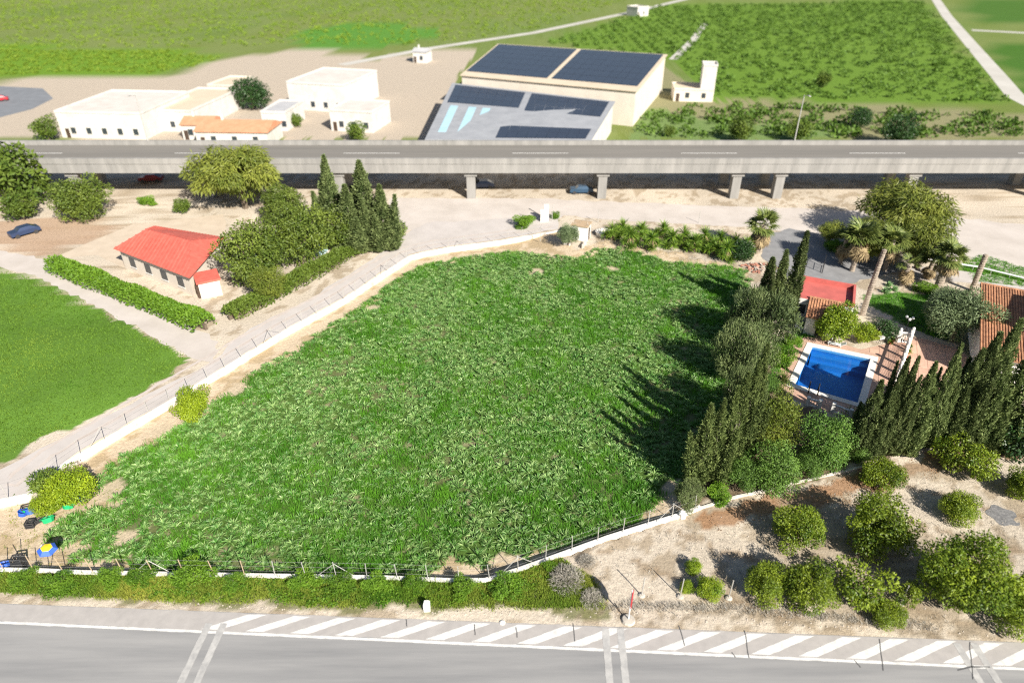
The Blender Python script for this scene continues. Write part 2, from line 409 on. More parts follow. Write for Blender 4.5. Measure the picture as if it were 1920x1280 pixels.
    lay(inpoly(xw, yw, Gp([(955, 412), (1000, 405), (1050, 412), (1040, 425), (970, 425)])), (.10, .15, .03), .8)
    lay(inpoly(xw, yw, Gp([(1800, 495), (1840, 475), (1930, 505), (1990, 540), (1830, 530), (1700, 500)])), (.09, .20, .02), .9)
    return np.clip(C, .01, .8)
def axis(lo, hi, d, outer): return np.unique(np.concatenate([np.arange(lo, hi+d*.5, d), outer]))
gx = axis(-52, 66, .42, np.concatenate([-np.geomspace(54, 6000, 75), np.geomspace(68.5, 6000, 70)]))
gy = axis(25, 108, .42, np.concatenate([np.array([-400, -60, -10, 5, 15, 20, 23]), 108+np.geomspace(2, 7000, 110)]))
X, Y = np.meshgrid(gx, gy); xf, yf = X.ravel(), Y.ravel()
ii = np.arange(len(gy)-1)[:, None]*len(gx)+np.arange(len(gx)-1)[None, :]
TF = np.stack([ii, ii+1, ii+1+len(gx), ii+len(gx)], -1).reshape(-1, 4)
def soil_material():
    m, nt, b = _mat('soil'); N, Lk = nt.nodes, nt.links
    at = N.new('ShaderNodeAttribute'); at.attribute_name = 'col'
    geo = N.new('ShaderNodeNewGeometry')
    n1 = N.new('ShaderNodeTexNoise'); n1.inputs['Scale'].default_value = 3.2; n1.inputs['Detail'].default_value = 9; n1.inputs['Roughness'].default_value = .75
    n2 = N.new('ShaderNodeTexVoronoi'); n2.inputs['Scale'].default_value = 5.5
    Lk.new(geo.outputs['Position'], n1.inputs['Vector']); Lk.new(geo.outputs['Position'], n2.inputs['Vector'])
    mr = N.new('ShaderNodeMapRange'); mr.inputs[1].default_value = .3; mr.inputs[2].default_value = .7; mr.inputs[3].default_value = .72; mr.inputs[4].default_value = 1.22
    Lk.new(n1.outputs[0], mr.inputs[0])
    mx = N.new('ShaderNodeMix'); mx.data_type = 'RGBA'; mx.blend_type = 'MULTIPLY'; mx.inputs[0].default_value = 1
    Lk.new(at.outputs['Color'], mx.inputs[6]); Lk.new(mr.outputs[0], mx.inputs[7])
    Lk.new(mx.outputs[2], b.inputs['Base Color']); b.inputs['Roughness'].default_value = .95; b.inputs['Specular IOR Level'].default_value = .15
    bp = N.new('ShaderNodeBump'); bp.inputs['Strength'].default_value = .9; bp.inputs['Distance'].default_value = .12
    Lk.new(n1.outputs[0], bp.inputs['Height']); Lk.new(bp.outputs[0], b.inputs['Normal'])
    return m
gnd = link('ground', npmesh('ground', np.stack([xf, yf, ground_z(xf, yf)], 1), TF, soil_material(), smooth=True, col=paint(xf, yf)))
gnd['kind'] = 'structure'

# ------------------------------------------------------------------ roads, tracks, yards
M_lane = nmat('asphalt', (.30, .295, .29), (.205, .205, .207), .8, .85, .15, stretch=(.07, 1.0, 1.0))
M_worn = nmat('worn_paint', (.47, .46, .44), (.31, .305, .30), 1.6, .75)
M_shoulder = nmat('pale_asphalt', (.40, .375, .355), (.33, .31, .295), 1.2, .88, .12)
M_paint = nmat('road_paint', (.74, .73, .70), (.52, .51, .49), 2.2, .65)
M_crack = nmat('crack_sealant', (.06, .06, .062), (.10, .10, .10), 3, .8)
M_track = nmat('dirt_track', (.50, .46, .435), (.42, .385, .36), .35, .92, .2)
M_dirt = nmat('pale_dirt', (.53, .48, .44), (.43, .385, .345), .22, .95, .2)
M_drive = nmat('old_tarmac', (.26, .26, .265), (.19, .19, .195), .8, .9, .2)
E0, E1 = G(640, 1155)[:2], G(1900, 1203)[:2]; eu = unit(E1-E0); en = np.array([eu[1], -eu[0]])
L0, L1 = G(1280, 1222)[:2], G(1920, 1251)[:2]; lu = unit(L1-L0)
def onL(t):     # point of the solid line abreast of E0 + eu*t
    q = E0+eu*t; k = ((L0-q) @ np.array([-lu[1], lu[0]]))/(en @ np.array([-lu[1], lu[0]])); return q+en*k
far_l, far_r = -75, 75
road = sheet('road', [E0+eu*far_l, E0+eu*far_l+en*22, E0+eu*far_r+en*22, E0+eu*far_r], .006, M_lane)
hatch = sheet('road_shoulder', [E0+eu*far_l+en*.02, onL(far_l), onL(far_r), E0+eu*far_r+en*.02], .010, M_shoulder, jag=.03, step=.7, seed=3)
def mark(name, poly, z=.014, mat=None, parent=road):
    return sheet(name, poly, z, mat or M_paint, kind=None, parent=parent, jag=.012, step=.35, seed=len(bpy.data.objects))
mark('edge_line', [onL(-42), onL(60), onL(60)+en*.2, onL(-42)+en*.2])
tA, tN = (G(735, 1158)[:2]-E0) @ eu, (G(1863, 1202)[:2]-E0) @ eu; pitch = (tN-tA)/13
bi = G(1337, 1222)[:2]; ti = E0+eu*(tA+8*pitch); sd = bi-ti
wst = .52*np.linalg.norm(G(1435, 1180)[:2]-G(1402, 1180)[:2])
for k in range(-3, 18):
    t = tA+k*pitch; a = E0+eu*t+en*.12
    q = onL(t); depth = (onL(t)-E0-eu*t) @ en; d2 = sd*((depth-.12)/(sd @ en))
    if (d2 @ en) < .3: continue
    mark('hatch_stripe', [a-eu*wst, a+eu*wst, a+d2-en*.12+eu*wst, a+d2-en*.12-eu*wst], .014, parent=hatch)
# the old double bars across the whole road
for px in ([(1128, 1176), (1142, 1176), (1152, 1207), (1166, 1207)],):
    pass
for ua, ub in ((1135, 1163), (1793, 1825), (392, 420)):
    va = 1178 if ua == 1135 else (1205 if ua > 1500 else 1168)
    for u0 in (ua, ub):
        a = G(u0, va)[:2]; mark('cross_bar', [a-eu*.24, a+eu*.24, a+eu*.24+en*9.0+eu*.4*(u0 > 1500), a-eu*.24+en*9.0+eu*.4*(u0 > 1500)], .018, M_worn)
rc = random.Random(4)
for u, v, dv in ((762, 1160, 14), (889, 1170, 20), (968, 1175, 20), (1075, 1168, 34), (1273, 1172, 38), (1396, 1181, 52), (1648, 1197, 60), (1818, 1203, 70), (1602, 1237, 14), (1372, 1222, 10)):
    p = G(u, v)[:2]; q = G(u+rc.uniform(4, 12)*(1 if u > 1100 else .2), v+dv)[:2]; n = max(4, int(np.linalg.norm(q-p)/.4)); w = .032
    L = [p+(q-p)*i/n+eu*rc.uniform(-.03, .03) for i in range(n+1)]
    mark('crack', [l-eu*w for l in L]+[l+eu*w for l in L[::-1]], .022, M_crack)
mark('crack', [G(1795, 1255)[:2], G(1820, 1248)[:2], G(1856, 1249)[:2], G(1857, 1251)[:2], G(1821, 1251)[:2], G(1796, 1257)[:2]], .022, M_crack)
# worn patches of the lane
track = sheet('track', Gp([(-200, 990), (0, 935), (54, 924), (124, 863), (322, 746), (416, 689), (537, 615), (640, 560), (700, 521), (768, 477), (821, 465), (936, 449), (1046, 430), (1046, 412), (1060, 402), (960, 404), (900, 410), (800, 415), (745, 445), (700, 485), (600, 550), (470, 615), (380, 690), (330, 712), (180, 790), (0, 880), (-200, 950)]), .006, M_track, jag=.18, seed=2, step=1.5)
M_rut = nmat('wheel_rut', (.43, .375, .335), (.52, .46, .42), .8, .95, .3)
for o_ in (2.0, 3.5):
    P = [np.array(q) for q in LW[1:]]; A, B = [], []
    for i, q in enumerate(P):
        d = unit(P[min(i+1, len(P)-1)]-P[max(i-1, 0)]); nn = np.array([-d[1], d[0]]); A.append(q+nn*(o_+.2)); B.append(q+nn*(o_-.2))
    sheet('wheel_rut', A+B[::-1], .020, M_rut, kind=None, parent=track, jag=.09, seed=int(o_*7), step=.9)
sheet('track', Gp([(730, 372), (745, 440), (800, 418), (960, 408), (1060, 404), (1150, 412), (1300, 420), (1440, 428), (1600, 452), (1760, 478), (1990, 545), (2300, 560), (2300, 470), (1960, 425), (1700, 398), (1300, 384), (1000, 372)]), .010, M_dirt, jag=.25, seed=5, step=1.5)
sheet('track', Gp([(1700, 498), (1780, 506), (1860, 515), (1990, 545), (1990, 580), (1920, 549), (1830, 531), (1720, 524), (1690, 510)]), .014, M_track, jag=.1, seed=6, step=1)
sheet('driveway', Gp([(1425, 458), (1440, 438), (1480, 428), (1590, 450), (1680, 480), (1700, 505), (1640, 520), (1590, 532), (1520, 530), (1470, 520), (1430, 485)]), .014, M_drive, jag=.15, seed=8)
sheet('track', Gp([(352, 668), (200, 583), (70, 520), (-60, 484), (-200, 470), (-200, 450), (0, 470), (90, 487), (160, 520), (380, 622), (410, 640), (400, 680)]), .008, M_dirt, jag=.2, seed=9)
sheet('yard', Gp([(90, 487), (250, 420), (420, 402), (425, 440), (420, 520), (405, 560), (250, 510), (180, 478)]), .010, nmat('yard_concrete', (.55, .46, .36), (.46, .38, .29), .5, .9), jag=.1, seed=10)
sheet('parking_lot', Gp([(-260, 235), (-30, 228), (60, 205), (100, 185), (80, 166), (0, 162), (-260, 165)]), .012, nmat('lot_tarmac', (.20, .21, .23), (.15, .16, .175), .3, .9))
M_far = nmat('far_road', (.50, .48, .44), (.42, .40, .36), .1, .9)
for line, w in (([(640, 122), (800, 92), (1000, 62), (1190, 22), (1330, -12), (1500, -40)], 4.5), ([(1742, -20), (1775, 30), (1822, 85), (1870, 140), (1905, 182), (2000, 230)], 5.0), ([(1822, 57), (1920, 62), (2200, 66)], 5.0), ([(1262, 112), (1300, 75), (1322, 45)], 3.0)):
    P = [G(u, v)[:2] for u, v in line]; A, B = [], []
    for i, p in enumerate(P):
        d = unit(P[min(i+1, len(P)-1)]-P[max(i-1, 0)]); n = np.array([-d[1], d[0]]); A.append(p+n*w/2); B.append(p-n*w/2)
    sheet('track', A+B[::-1], .016, M_far)
# garden paths of pale gravel
for px in ([(1610, 585), (1622, 578), (1700, 612), (1740, 628), (1800, 648), (1795, 656), (1735, 640), (1660, 618), (1612, 600)],):
    sheet('path', Gp(px), .010, nmat('gravel_path', (.50, .44, .34), (.40, .35, .26), 1.2, .95, .3), jag=.12, step=.6, seed=4)
ash = G(1880, 967)[:2]
sheet('ash_patch', [ash+(1.15+.15*math.sin(5*t))*np.array([math.cos(t), math.sin(t)]) for t in np.linspace(0, 6.28, 26)[:-1]], .03, nmat('ash', (.10, .10, .105), (.24, .235, .23), 4, .95, .4), jag=.05, step=.2)

# ------------------------------------------------------------------ walls and fences
M_white = nmat('whitewash', (.80, .78, .74), (.60, .56, .50), 1.6, .85, .15)
M_wallL = nmat('old_whitewash', (.72, .67, .61), (.48, .41, .34), 1.1, .88, .2)
M_post = nmat('galvanised', (.50, .49, .46), (.40, .39, .37), 5, .5, metal=.2)
M_rust = nmat('rusty_post', (.52, .40, .27), (.36, .27, .18), 5, .7)
t = thing('boundary_wall', 'long whitewashed wall along the pale track at the upper edge of the crop field', 'wall', (*LW[4], 0))
cen = [np.array(p) for p in LW]
off = [p+np.array([.16, -.12]) for p in cen]
MB().wallstrip(off, .36, -.85, .07).build('wall_body', M_wallL, t)
MB().wallstrip(off, .42, .07, .115).build('coping', M_white, t)
t = thing('boundary_wall', 'low white wall between the crop field and the weedy road verge', 'wall', (*NW[4], 0))
MB().wallstrip(NW, .30, -.85, .22).build('wall_body', M_white, t)
MB().wallstrip(NW, .36, .22, .26).build('coping', M_white, t)
t = thing('boundary_wall', 'narrow pale kerb wall below the garden trees at the orchard edge', 'wall', (*NW2[2], 0))
MB().wallstrip(NW2, .22, -.3, .14).build('wall_body', M_wallL, t)
def along(line, step, start=0.0):
    L = [np.array(p) for p in line]; d = start; out = []
    for a, b in zip(L[:-1], L[1:]):
        s = np.linalg.norm(b-a)
        while d < s: out.append((a+(b-a)*d/s, unit(b-a))); d += step
        d -= s
    return out
rf = random.Random(7)
t = thing('wire_fence', 'row of thin fence posts on the wall beside the pale track', 'fence', (*off[4], .115))
rows = along(off, 2.35, .6)
for i, (p, d) in enumerate(rows):
    b = np.array([p[0], p[1], .1]); top = b+np.array([rf.uniform(-.05, .05), rf.uniform(-.05, .05), 1.65])
    MB().tube([b, top], .028, 6).build('post', M_post, t)
    if i in (5, 14, 23, 29):
        for s in (-1, 1):
            MB().tube([b+np.array([0, 0, 1.5]), b+np.array([d[0]*1.5*s, d[1]*1.5*s, 0])], .022, 5).build('brace', M_post, t)
for h in (.5, 1.05, 1.6):
    MB().tube([(p[0], p[1], .1+h) for p, d in rows], .006, 3).build('wire', M_post, t)
t = thing('wire_fence', 'row of slim posts on the low white wall above the road verge', 'fence', (*NW[4], .26))
rows = along(NW, 2.3, .5)
for i, (p, d) in enumerate(rows):
    b = np.array([p[0], p[1], .24]); top = b+np.array([rf.uniform(-.14, .05), rf.uniform(-.06, .06), 1.55])
    old = p[0] < -20
    MB().tube([b, top], .032, 6).build('post', M_rust if old else M_post, t)
    if i in (6, 12, 18, 24):
        for s in (-1, 1):
            MB().tube([b+np.array([0, 0, 1.4]), b+np.array([d[0]*1.5*s, d[1]*1.5*s, 0])], .024, 5).build('brace', M_post, t)
for h in (.5, 1.0, 1.5):
    MB().tube([(p[0], p[1], .24+h) for p, d in rows], .006, 3).build('wire', M_post, t)

# ------------------------------------------------------------------ the artichoke crop
M_art = leafmat('artichoke_leaf', (.058, .19, .027), (.39, .52, .20), .28, .40, .12)
ART_PROF = [.35, .85, 1.0, .75, .05]
def art_leaves(r, O, size):
    """O (n,3) plant bases; returns one mesh of all their leaves"""
    n = len(O); nl = r.integers(30, 42, n); k = np.repeat(np.arange(n), nl); m = len(k)
    az = r.random(m)*2*np.pi; q = r.random(m)
    L = size[k]*(.55+.45*q)*r.uniform(.8, 1.15, m); p0 = np.radians(88-58*q+r.normal(size=m)*8); cv = np.radians(35+75*q+r.normal(size=m)*12)
    pt = r.random(n)
    tint = np.clip(.28*pt[k]+.72*r.random(m)**2.2, 0, 1)
    return strips(O[k]+np.stack([np.cos(az)*.06, np.sin(az)*.06, np.zeros(m)], 1), az, L, p0, cv, size[k]*.105*r.uniform(.65, 1.25, m), ART_PROF, .28, tint, r.normal(size=m)*.35)
rg = np.random.default_rng(11)
cx0, cx1 = min(p[0] for p in CROP), max(p[0] for p in CROP); cy0, cy1 = min(p[1] for p in CROP), max(p[1] for p in CROP)
CROP = grow(CROP, .5)
sp = .78
qx, qy = np.meshgrid(np.arange(cx0, cx1, sp), np.arange(cy0, cy1, sp))
qx = (qx+rg.uniform(-.38, .38, qx.shape)).ravel(); qy = (qy+rg.uniform(-.38, .38, qy.shape)).ravel()
ok = inpoly(qx, qy, CROP)
for (u, v), rad in BARE: ok &= np.hypot(*(np.stack([qx, qy])-G(u, v)[:2, None])) > rad*1.3
weed = fbm(qx, qy, 4.2, 41)+.6*fbm(qx, qy, 1.6, 42)
ok &= (rg.random(len(qx)) > np.where(weed > .90, .40, .02))
qx, qy = qx[ok], qy[ok]; qz = ground_z(qx, qy)
size = rg.uniform(.55, 1.0, len(qx))*(.85+.3*fbm(qx, qy, 12, 43))
o = np.argsort(np.hypot(qx, qy-6)); qx, qy, qz, size = qx[o], qy[o], qz[o], size[o]
ART = []
for k in range(8):
    r = np.random.default_rng(60+k)
    V, F, T = art_leaves(r, np.zeros((1, 3)), np.array([1.0])); ART.append(npmesh('artichoke_plant', V, F, M_art, T))
for i in range(300):
    p = link('artichoke_plant', ART[i % 8]); p.location = (qx[i], qy[i], qz[i]); p.rotation_euler = (0, 0, rf.uniform(0, 6.28)); p.scale = (size[i],)*3
    tag(p, 'silvery green artichoke plant in the nearest rows of the crop field', 'plant', 'artichoke plants nearest the road')
V, F, T = art_leaves(rg, np.stack([qx[300:], qy[300:], qz[300:]], 1), size[300:])
link('artichoke_crop', npmesh('artichoke_crop', V, F, M_art, T))['kind'] = 'stuff'
# lush grass and weeds between the rows
M_grass = leafmat('lush_grass', (.05, .19, .012), (.16, .39, .03), .32, .55, .0, .2)
M_dry = leafmat('verge_grass', (.05, .17, .012), (.42, .42, .075), .3, .7, .0, .1)
def blades(r, x, y, per, h, w, spread, mat, name, tb=(0, 1), patch=0):
    n = len(x); k = np.repeat(np.arange(n), per); m = len(k)
    O = np.stack([x[k]+r.normal(size=m)*spread, y[k]+r.normal(size=m)*spread, np.zeros(m)], 1); O[:, 2] = ground_z(O[:, 0], O[:, 1])-.02
    hs = np.broadcast_to(h, n)
    V, F, T = strips(O, r.random(m)*6.28, hs[k]*r.uniform(.5, 1.2, m), np.radians(r.uniform(50, 88, m)), np.radians(r.uniform(15, 75, m)), w*r.uniform(.7, 1.3, m), [1, .8, .05], 0, np.clip((1.5*(fbm(x, y, patch, 77)-.5)[k]+.5 if patch else 0)*.75+(.25 if patch else 1)*(tb[0]+(tb[1]-tb[0])*(r.random(n)[k]*.6+r.random(m)*.4)), 0, 1))
    o = link(name, npmesh(name, V, F, mat, T)); o['kind'] = 'stuff'; return o
n = 60000; gx_, gy_ = rg.uniform(cx0, cx1, n), rg.uniform(cy0, cy1, n)
wv = fbm(gx_, gy_, 4.2, 41)+.6*fbm(gx_, gy_, 1.6, 42)
ok = inpoly(gx_, gy_, CROP) & (wv+rg.normal(size=n)*.06 > .80)
for (u, v), rad in BARE: ok &= np.hypot(*(np.stack([gx_, gy_])-G(u, v)[:2, None])) > rad*1.2
blades(rg, gx_[ok], gy_[ok], 9, rg.uniform(.3, .68, ok.sum()), .036, .17, M_grass, 'grass', patch=3)

# ------------------------------------------------------------------ trees
def px_per_m(p): return FOC/(p[1]*CP-(p[2]-CAM_H)*SP)
M_bark = nmat('bark', (.16, .125, .09), (.09, .07, .05), 6, .9, .5)
M_barkg = nmat('grey_bark', (.26, .23, .19), (.17, .15, .12), 6, .9, .5)
LM = dict(
    orange=leafmat('citrus_leaf', (.032, .085, .008), (.30, .38, .03), .28, .42),
    yellow=leafmat('pale_citrus_leaf', (.13, .22, .01), (.40, .50, .025), .28, .45),
    lemon=leafmat('lemon_leaf', (.07, .17, .01), (.34, .42, .025), .28, .42),
    broad=leafmat('broad_leaf', (.05, .09, .012), (.20, .26, .04), .25, .5),
    bush=leafmat('shrub_leaf', (.045, .115, .02), (.18, .31, .05), .25, .5),
    pine=leafmat('pine_leaf', (.05, .09, .01), (.24, .28, .04), .22, .55),
    olive=leafmat('olive_leaf', (.07, .11, .045), (.24, .31, .15), .2, .5),
    tamarisk=leafmat('conifer_leaf', (.045, .08, .024), (.21, .26, .10), .2, .6),
    cypress=leafmat('cypress_leaf', (.04, .075, .02), (.235, .29, .105), .18, .6, .25),
    cyplight=leafmat('pale_cypress_leaf', (.05, .09, .022), (.25, .31, .10), .18, .6),
    pepper=leafmat('pepper_leaf', (.06, .105, .012), (.31, .34, .06), .3, .5),
    dark=leafmat('dark_leaf', (.012, .04, .01), (.055, .12, .03), .15, .4),
    weed=leafmat('weed_leaf', (.05, .14, .01), (.22, .38, .03), .28, .55),
    dry=leafmat('dry_twig', (.22, .20, .16), (.50, .47, .42), .1, .8),
    far=leafmat('grove_leaf', (.05, .10, .01), (.16, .22, .03), .2, .6))
def limbs(C, top, rt, n=6):
    mb = MB(); r = random.Random(3); z0 = top*.45
    mb.tube([(0, 0, -.12), (.02, .01, z0*.6), (0, .02, z0)], [rt*1.25, rt, rt*.85], 7)
    for c in sorted(C, key=lambda c: -c[2])[:n]:
        m = np.array([0, .02, z0*.9]); c = np.array(c)
        mb.tube([m, m+(c-m)*.5+np.array([0, 0, .05*top]), m+(c-m)*.95], [rt*.55, rt*.35, rt*.12], 5)
    me = bpy.data.meshes.new('trunk'); me.from_pydata(mb.v, [], mb.f); return me
VAR = {}
def variants(kind, n=3):
    """(trunk mesh, crown mesh) pairs of unit crown radius"""
    if kind in VAR: return VAR[kind]
    S = dict(orange=dict(R=(1, 1, .84), zc=.88, nc=40, nl=13000, L=.085, W=.046, droop=.35, cut=-.9, gap=.2, kk=.38),
             orangebig=dict(R=(1, 1, .8), zc=.85, nc=70, nl=22000, L=.062, W=.034, droop=.35, cut=-.9, gap=.2, kk=.30),
             yellow=dict(R=(1, 1, .86), zc=.92, nc=34, nl=9500, L=.092, W=.05, droop=.3, cut=-.8, gap=.1),
             lemon=dict(R=(1, 1, .9), zc=.95, nc=34, nl=10500, L=.095, W=.052, droop=.35, cut=-.8, gap=.08),
             thin=dict(R=(1, 1, .8), zc=.95, nc=22, nl=2600, L=.13, W=.065, droop=.4, cut=-.8, gap=.35, kk=.36),
             bush=dict(R=(1, 1, .95), zc=.82, nc=44, nl=12000, L=.08, W=.04, droop=.2, cut=-.85, gap=.1),
             broad=dict(R=(1, 1, .95), zc=.85, nc=50, nl=11000, L=.085, W=.045, droop=.2, cut=-.85, gap=.18, kk=.36),
             pine=dict(R=(1, 1, 1.25), zc=1.3, nc=46, nl=9500, L=.12, W=.035, droop=-.25, cut=-.9, gap=.12, kk=.34),
             olive=dict(R=(1, 1, .82), zc=1.05, nc=44, nl=10500, L=.12, W=.032, droop=-.15, cut=-.8, gap=.12, kk=.36),
             pepper=dict(R=(1, 1, .72), zc=1.15, nc=40, nl=10500, L=.15, W=.032, droop=1.0, cut=-.95, gap=.18, kk=.34),
             dark=dict(R=(1, 1, .9), zc=.9, nc=28, nl=4500, L=.13, W=.07, droop=.2, cut=-.85, gap=.08),
             weed=dict(R=(1, 1, .62), zc=.42, nc=34, nl=5200, L=.11, W=.045, droop=-.2, cut=-.7, gap=.3, kk=.36),
             far=dict(R=(1, 1, .9), zc=1.0, nc=26, nl=2600, L=.17, W=.09, droop=.2, cut=-.85, gap=.12))[kind]
    out = []; mat = LM['orange' if kind in ('thin', 'orangebig') else kind]
    for i in range(n):
        V, F, T, C = crown(31*len(kind)+ord(kind[0])+101*i, S['R'], S['zc'], S['nc'], S['nl'], S['L'], S['W'], S['droop'], S['cut'], S.get('gap', .16), S.get('kk', .42))
        tm = limbs(C, S['zc']*1.2, .06); tm.materials.append(M_bark)
        out.append((tm, npmesh('crown', V, F, mat, T)))
    VAR[kind] = out; VAR[kind+'_zc'] = S['zc']; return out
tr = random.Random(21)
M_mead = leafmat('meadow_blade', (.06, .17, .015), (.20, .30, .04), .3, .6, .0, .15)
def tree(kind, u, v, w, label, cat='tree', name=None, group=None, i=0, hz=1.0, z0=None):
    """a tree whose crown centre is seen at (u, v) and is w pixels wide"""
    vv = variants(kind, 2 if kind in ('far', 'thin', 'weed', 'dark') else 3); zc = VAR[kind+'_zc']; R = 2.0
    for _ in range(4):
        P = G(u, v, zc*R*hz); R = w/2/px_per_m(P)
    name = name or ('shrub' if cat in ('shrub', 'bush') else 'tree')
    z = float(ground_z([P[0]], [P[1]])[0]) if z0 is None else z0
    t = thing(name, label, cat, (P[0], P[1], z), tr.uniform(0, 6.28), group, (R, R, R*hz))
    a, b = vv[i % len(vv)]
    link('trunk', a, t); link('crown', b, t); return t
def cyp_variant(kind, i):
    key = ('cyp', kind, i)
    if key in VAR: return VAR[key]
    r = np.random.default_rng(500+i+17*len(kind))
    if kind == 'thin':
        V, F, T = join([plume(r, 9500, 1, .062, L=.032, W=.011, z0=.02, fat=.4)])
        mat = LM['cypress']
    elif kind == 'wide':
        P = [plume(r, 8500, 1, .125, L=.034, W=.013, z0=.015, fat=.3)]
        for q in range(5):
            a = r.random()*6.28; d = r.uniform(.05, .10); h = r.uniform(.5, .88)
            P.append(plume(r, 3000, h, .07, (d*math.cos(a), d*math.sin(a)), .02, .034, .013, (.06*math.cos(a), .06*math.sin(a)), .35))
        V, F, T = join(P); mat = LM['cypress']
    else:
        P = [plume(r, 5200, 1, .08, L=.042, W=.012, z0=.03, fat=.35)]
        for q in range(4):
            a = r.random()*6.28; d = r.uniform(.03, .08); h = r.uniform(.35, .75)
            P.append(plume(r, 1700, h, .055, (d*math.cos(a), d*math.sin(a)), .02, .042, .012, (.12*math.cos(a), .12*math.sin(a)), .35))
        V, F, T = join(P); mat = LM['cyplight']
    mb = MB(); mb.tube([(0, 0, -.02), (.002, 0, .3), (0, .003, .75)], [.018, .013, .004], 7)
    if kind == 'pale':
        for q in range(5):
            a = r.random()*6.28; mb.tube([(0, 0, .08+.06*q), (.05*math.cos(a), .05*math.sin(a), .22+.1*q)], [.007, .003], 5)
    tm = bpy.data.meshes.new('trunk'); tm.from_pydata(mb.v, [], mb.f); tm.materials.append(M_barkg)
    VAR[key] = (tm, npmesh('crown', V, F, mat, T)); return VAR[key]
def cypress(kind, u, v, h, w, label, group=None, i=0, base_u=None):
    P = G(u, v, h); t = thing('cypress_tree', label, 'cypress', (P[0], P[1], float(ground_z([P[0]], [P[1]])[0])), tr.uniform(0, 6.28), group)
    nat = dict(thin=.062, wide=.19, pale=.12)[kind]
    w *= {'pale': 1.5, 'wide': 1.5}.get(kind, 1.08); t.scale = (w/nat, w/nat, h)
    a, b = cyp_variant(kind, i); link('trunk', a, t); link('crown', b, t); return t

# the orchard
og = 'citrus trees of the orchard'
tree('orange', 1500, 985, 98, 'round orange tree alone on bare soil nearest the wall corner', 'citrus tree', 'orange_tree', og, 0)
tree('orange', 1655, 983, 128, 'broad bright green orange tree right of centre in the upper orchard row', 'citrus tree', 'orange_tree', og, 1)
tree('orange', 1438, 1088, 82, 'orange tree at the left end of the row by the road', 'citrus tree', 'orange_tree', og, 2, 1.15)
tree('orange', 1516, 1098, 100, 'dense orange tree touching its neighbour at the left of the roadside row', 'citrus tree', 'orange_tree', og, 0, 1.1)
tree('thin', 1612, 1090, 112, 'sparse yellowing orange tree with bare limbs in the roadside row', 'citrus tree', 'orange_tree', og, 0)
tree('thin', 1707, 1112, 56, 'thin yellow citrus sapling beside the metal stake by the road', 'citrus tree', 'orange_tree', og, 1, 1.1)
tree('orangebig', 1826, 1075, 190, 'largest orange tree filling the lower right of the orchard', 'citrus tree', 'orange_tree', og, 1, 1.05)
tree('orange', 1925, 1130, 120, 'orange tree cut off by the right edge beside the largest one', 'citrus tree', 'orange_tree', og, 2, 1.1)
tree('orange', 1668, 1148, 66, 'low dark citrus bush on the road verge under the sparse tree', 'citrus tree', 'orange_tree', og, 2, .75)
tree('orange', 1655, 888, 84, 'small dark orange tree at the foot of the cypress row', 'citrus tree', 'orange_tree', og, 0, .8)
tree('thin', 1795, 845, 92, 'pale yellow green citrus tree with gaps below the cypress row', 'citrus tree', 'orange_tree', og, 0, .9)
tree('thin', 1840, 868, 80, 'yellowish citrus tree partly in front of the pale gappy one', 'citrus tree', 'orange_tree', og, 1, 1.0)
tree('orange', 1802, 948, 74, 'small half bare orange tree between the furrows left of the ash ring', 'citrus tree', 'orange_tree', og, 2, .9)
tree('orange', 1932, 905, 78, 'dark citrus tree at the right edge above the ash ring', 'citrus tree', 'orange_tree', og, 1)
tree('dark', 1915, 812, 110, 'dark broadleaf tree at the right edge behind the orchard', 'tree', 'broadleaf_tree', None, 0)
for k, (u, v, w, lb) in enumerate(((1302, 1062, 34, 'small bright citrus sapling farthest from the road in the bare soil'), (1290, 1100, 30, 'bright sapling beside the second concrete footed stake'), (1332, 1102, 52, 'bushy bright citrus sapling among the stakes near the road'))):
    tree('lemon', u, v, w, lb, 'sapling', 'citrus_sapling', 'citrus saplings by the road', k, .8)
# the upper-left and lower-left trees
tree('yellow', 357, 746, 70, 'round yellow green lemon tree standing against the upper boundary wall', 'citrus tree', 'lemon_tree', None, 0)
tree('yellow', 128, 902, 88, 'larger yellow green citrus tree at the sandy left corner of the field', 'citrus tree', 'lemon_tree', None, 1, .9)
tree('yellow', 80, 935, 56, 'smaller yellow green citrus tree beside the blue and black tubs', 'citrus tree', 'lemon_tree', None, 2, .9)
tree('far', 82, 893, 66, 'green bush outside the wall behind the corner citrus trees', 'bush', 'shrub', None, 0, .8)
# cypresses
cg = 'cypress row in front of the pool'
for k, (u, v, h, w, lb) in enumerate((
    (1655, 712, 8.3, 1.45, 'leftmost cypress of the dense row in front of the pool'),
    (1674, 735, 7.2, 1.0, 'thin low cypress tucked behind the leftmost of the row'),
    (1706, 668, 10.4, 1.2, 'twin pointed cypress second in the row below the white balustrade'),
    (1724, 668, 10.6, 1.15, 'right hand twin of the pair of cypresses below the balustrade'),
    (1757, 677, 9.8, 1.45, 'bushy cypress in the middle of the row under the pergola terrace'),
    (1806, 642, 11.4, 1.2, 'slender leaning top cypress reaching across the tiled terrace'),
    (1846, 652, 10.6, 1.7, 'wide cypress in front of the low corner of the tiled roof'),
    (1878, 622, 12.2, 1.9, 'tall wide cypress covering the lower tiled roof'),
    (1917, 597, 13.4, 1.9, 'tallest cypress at the right end of the row'),
    (1950, 640, 11.5, 1.9, 'cypress cut by the right edge of the view below the tallest one'))):
    cypress('wide', u, v, h, w, lb, cg, k % 4)
cypress('thin', 1515, 433, 12.2, .95, 'tall pencil cypress beside the red roof', None, 0)
cypress('thin', 1476, 468, 7.8, .82, 'short pencil cypress right of the pair by the rubbish heap', None, 1)
cypress('thin', 1450, 482, 7.0, .95, 'short stout pencil cypress left of the pair by the rubbish heap', None, 2)
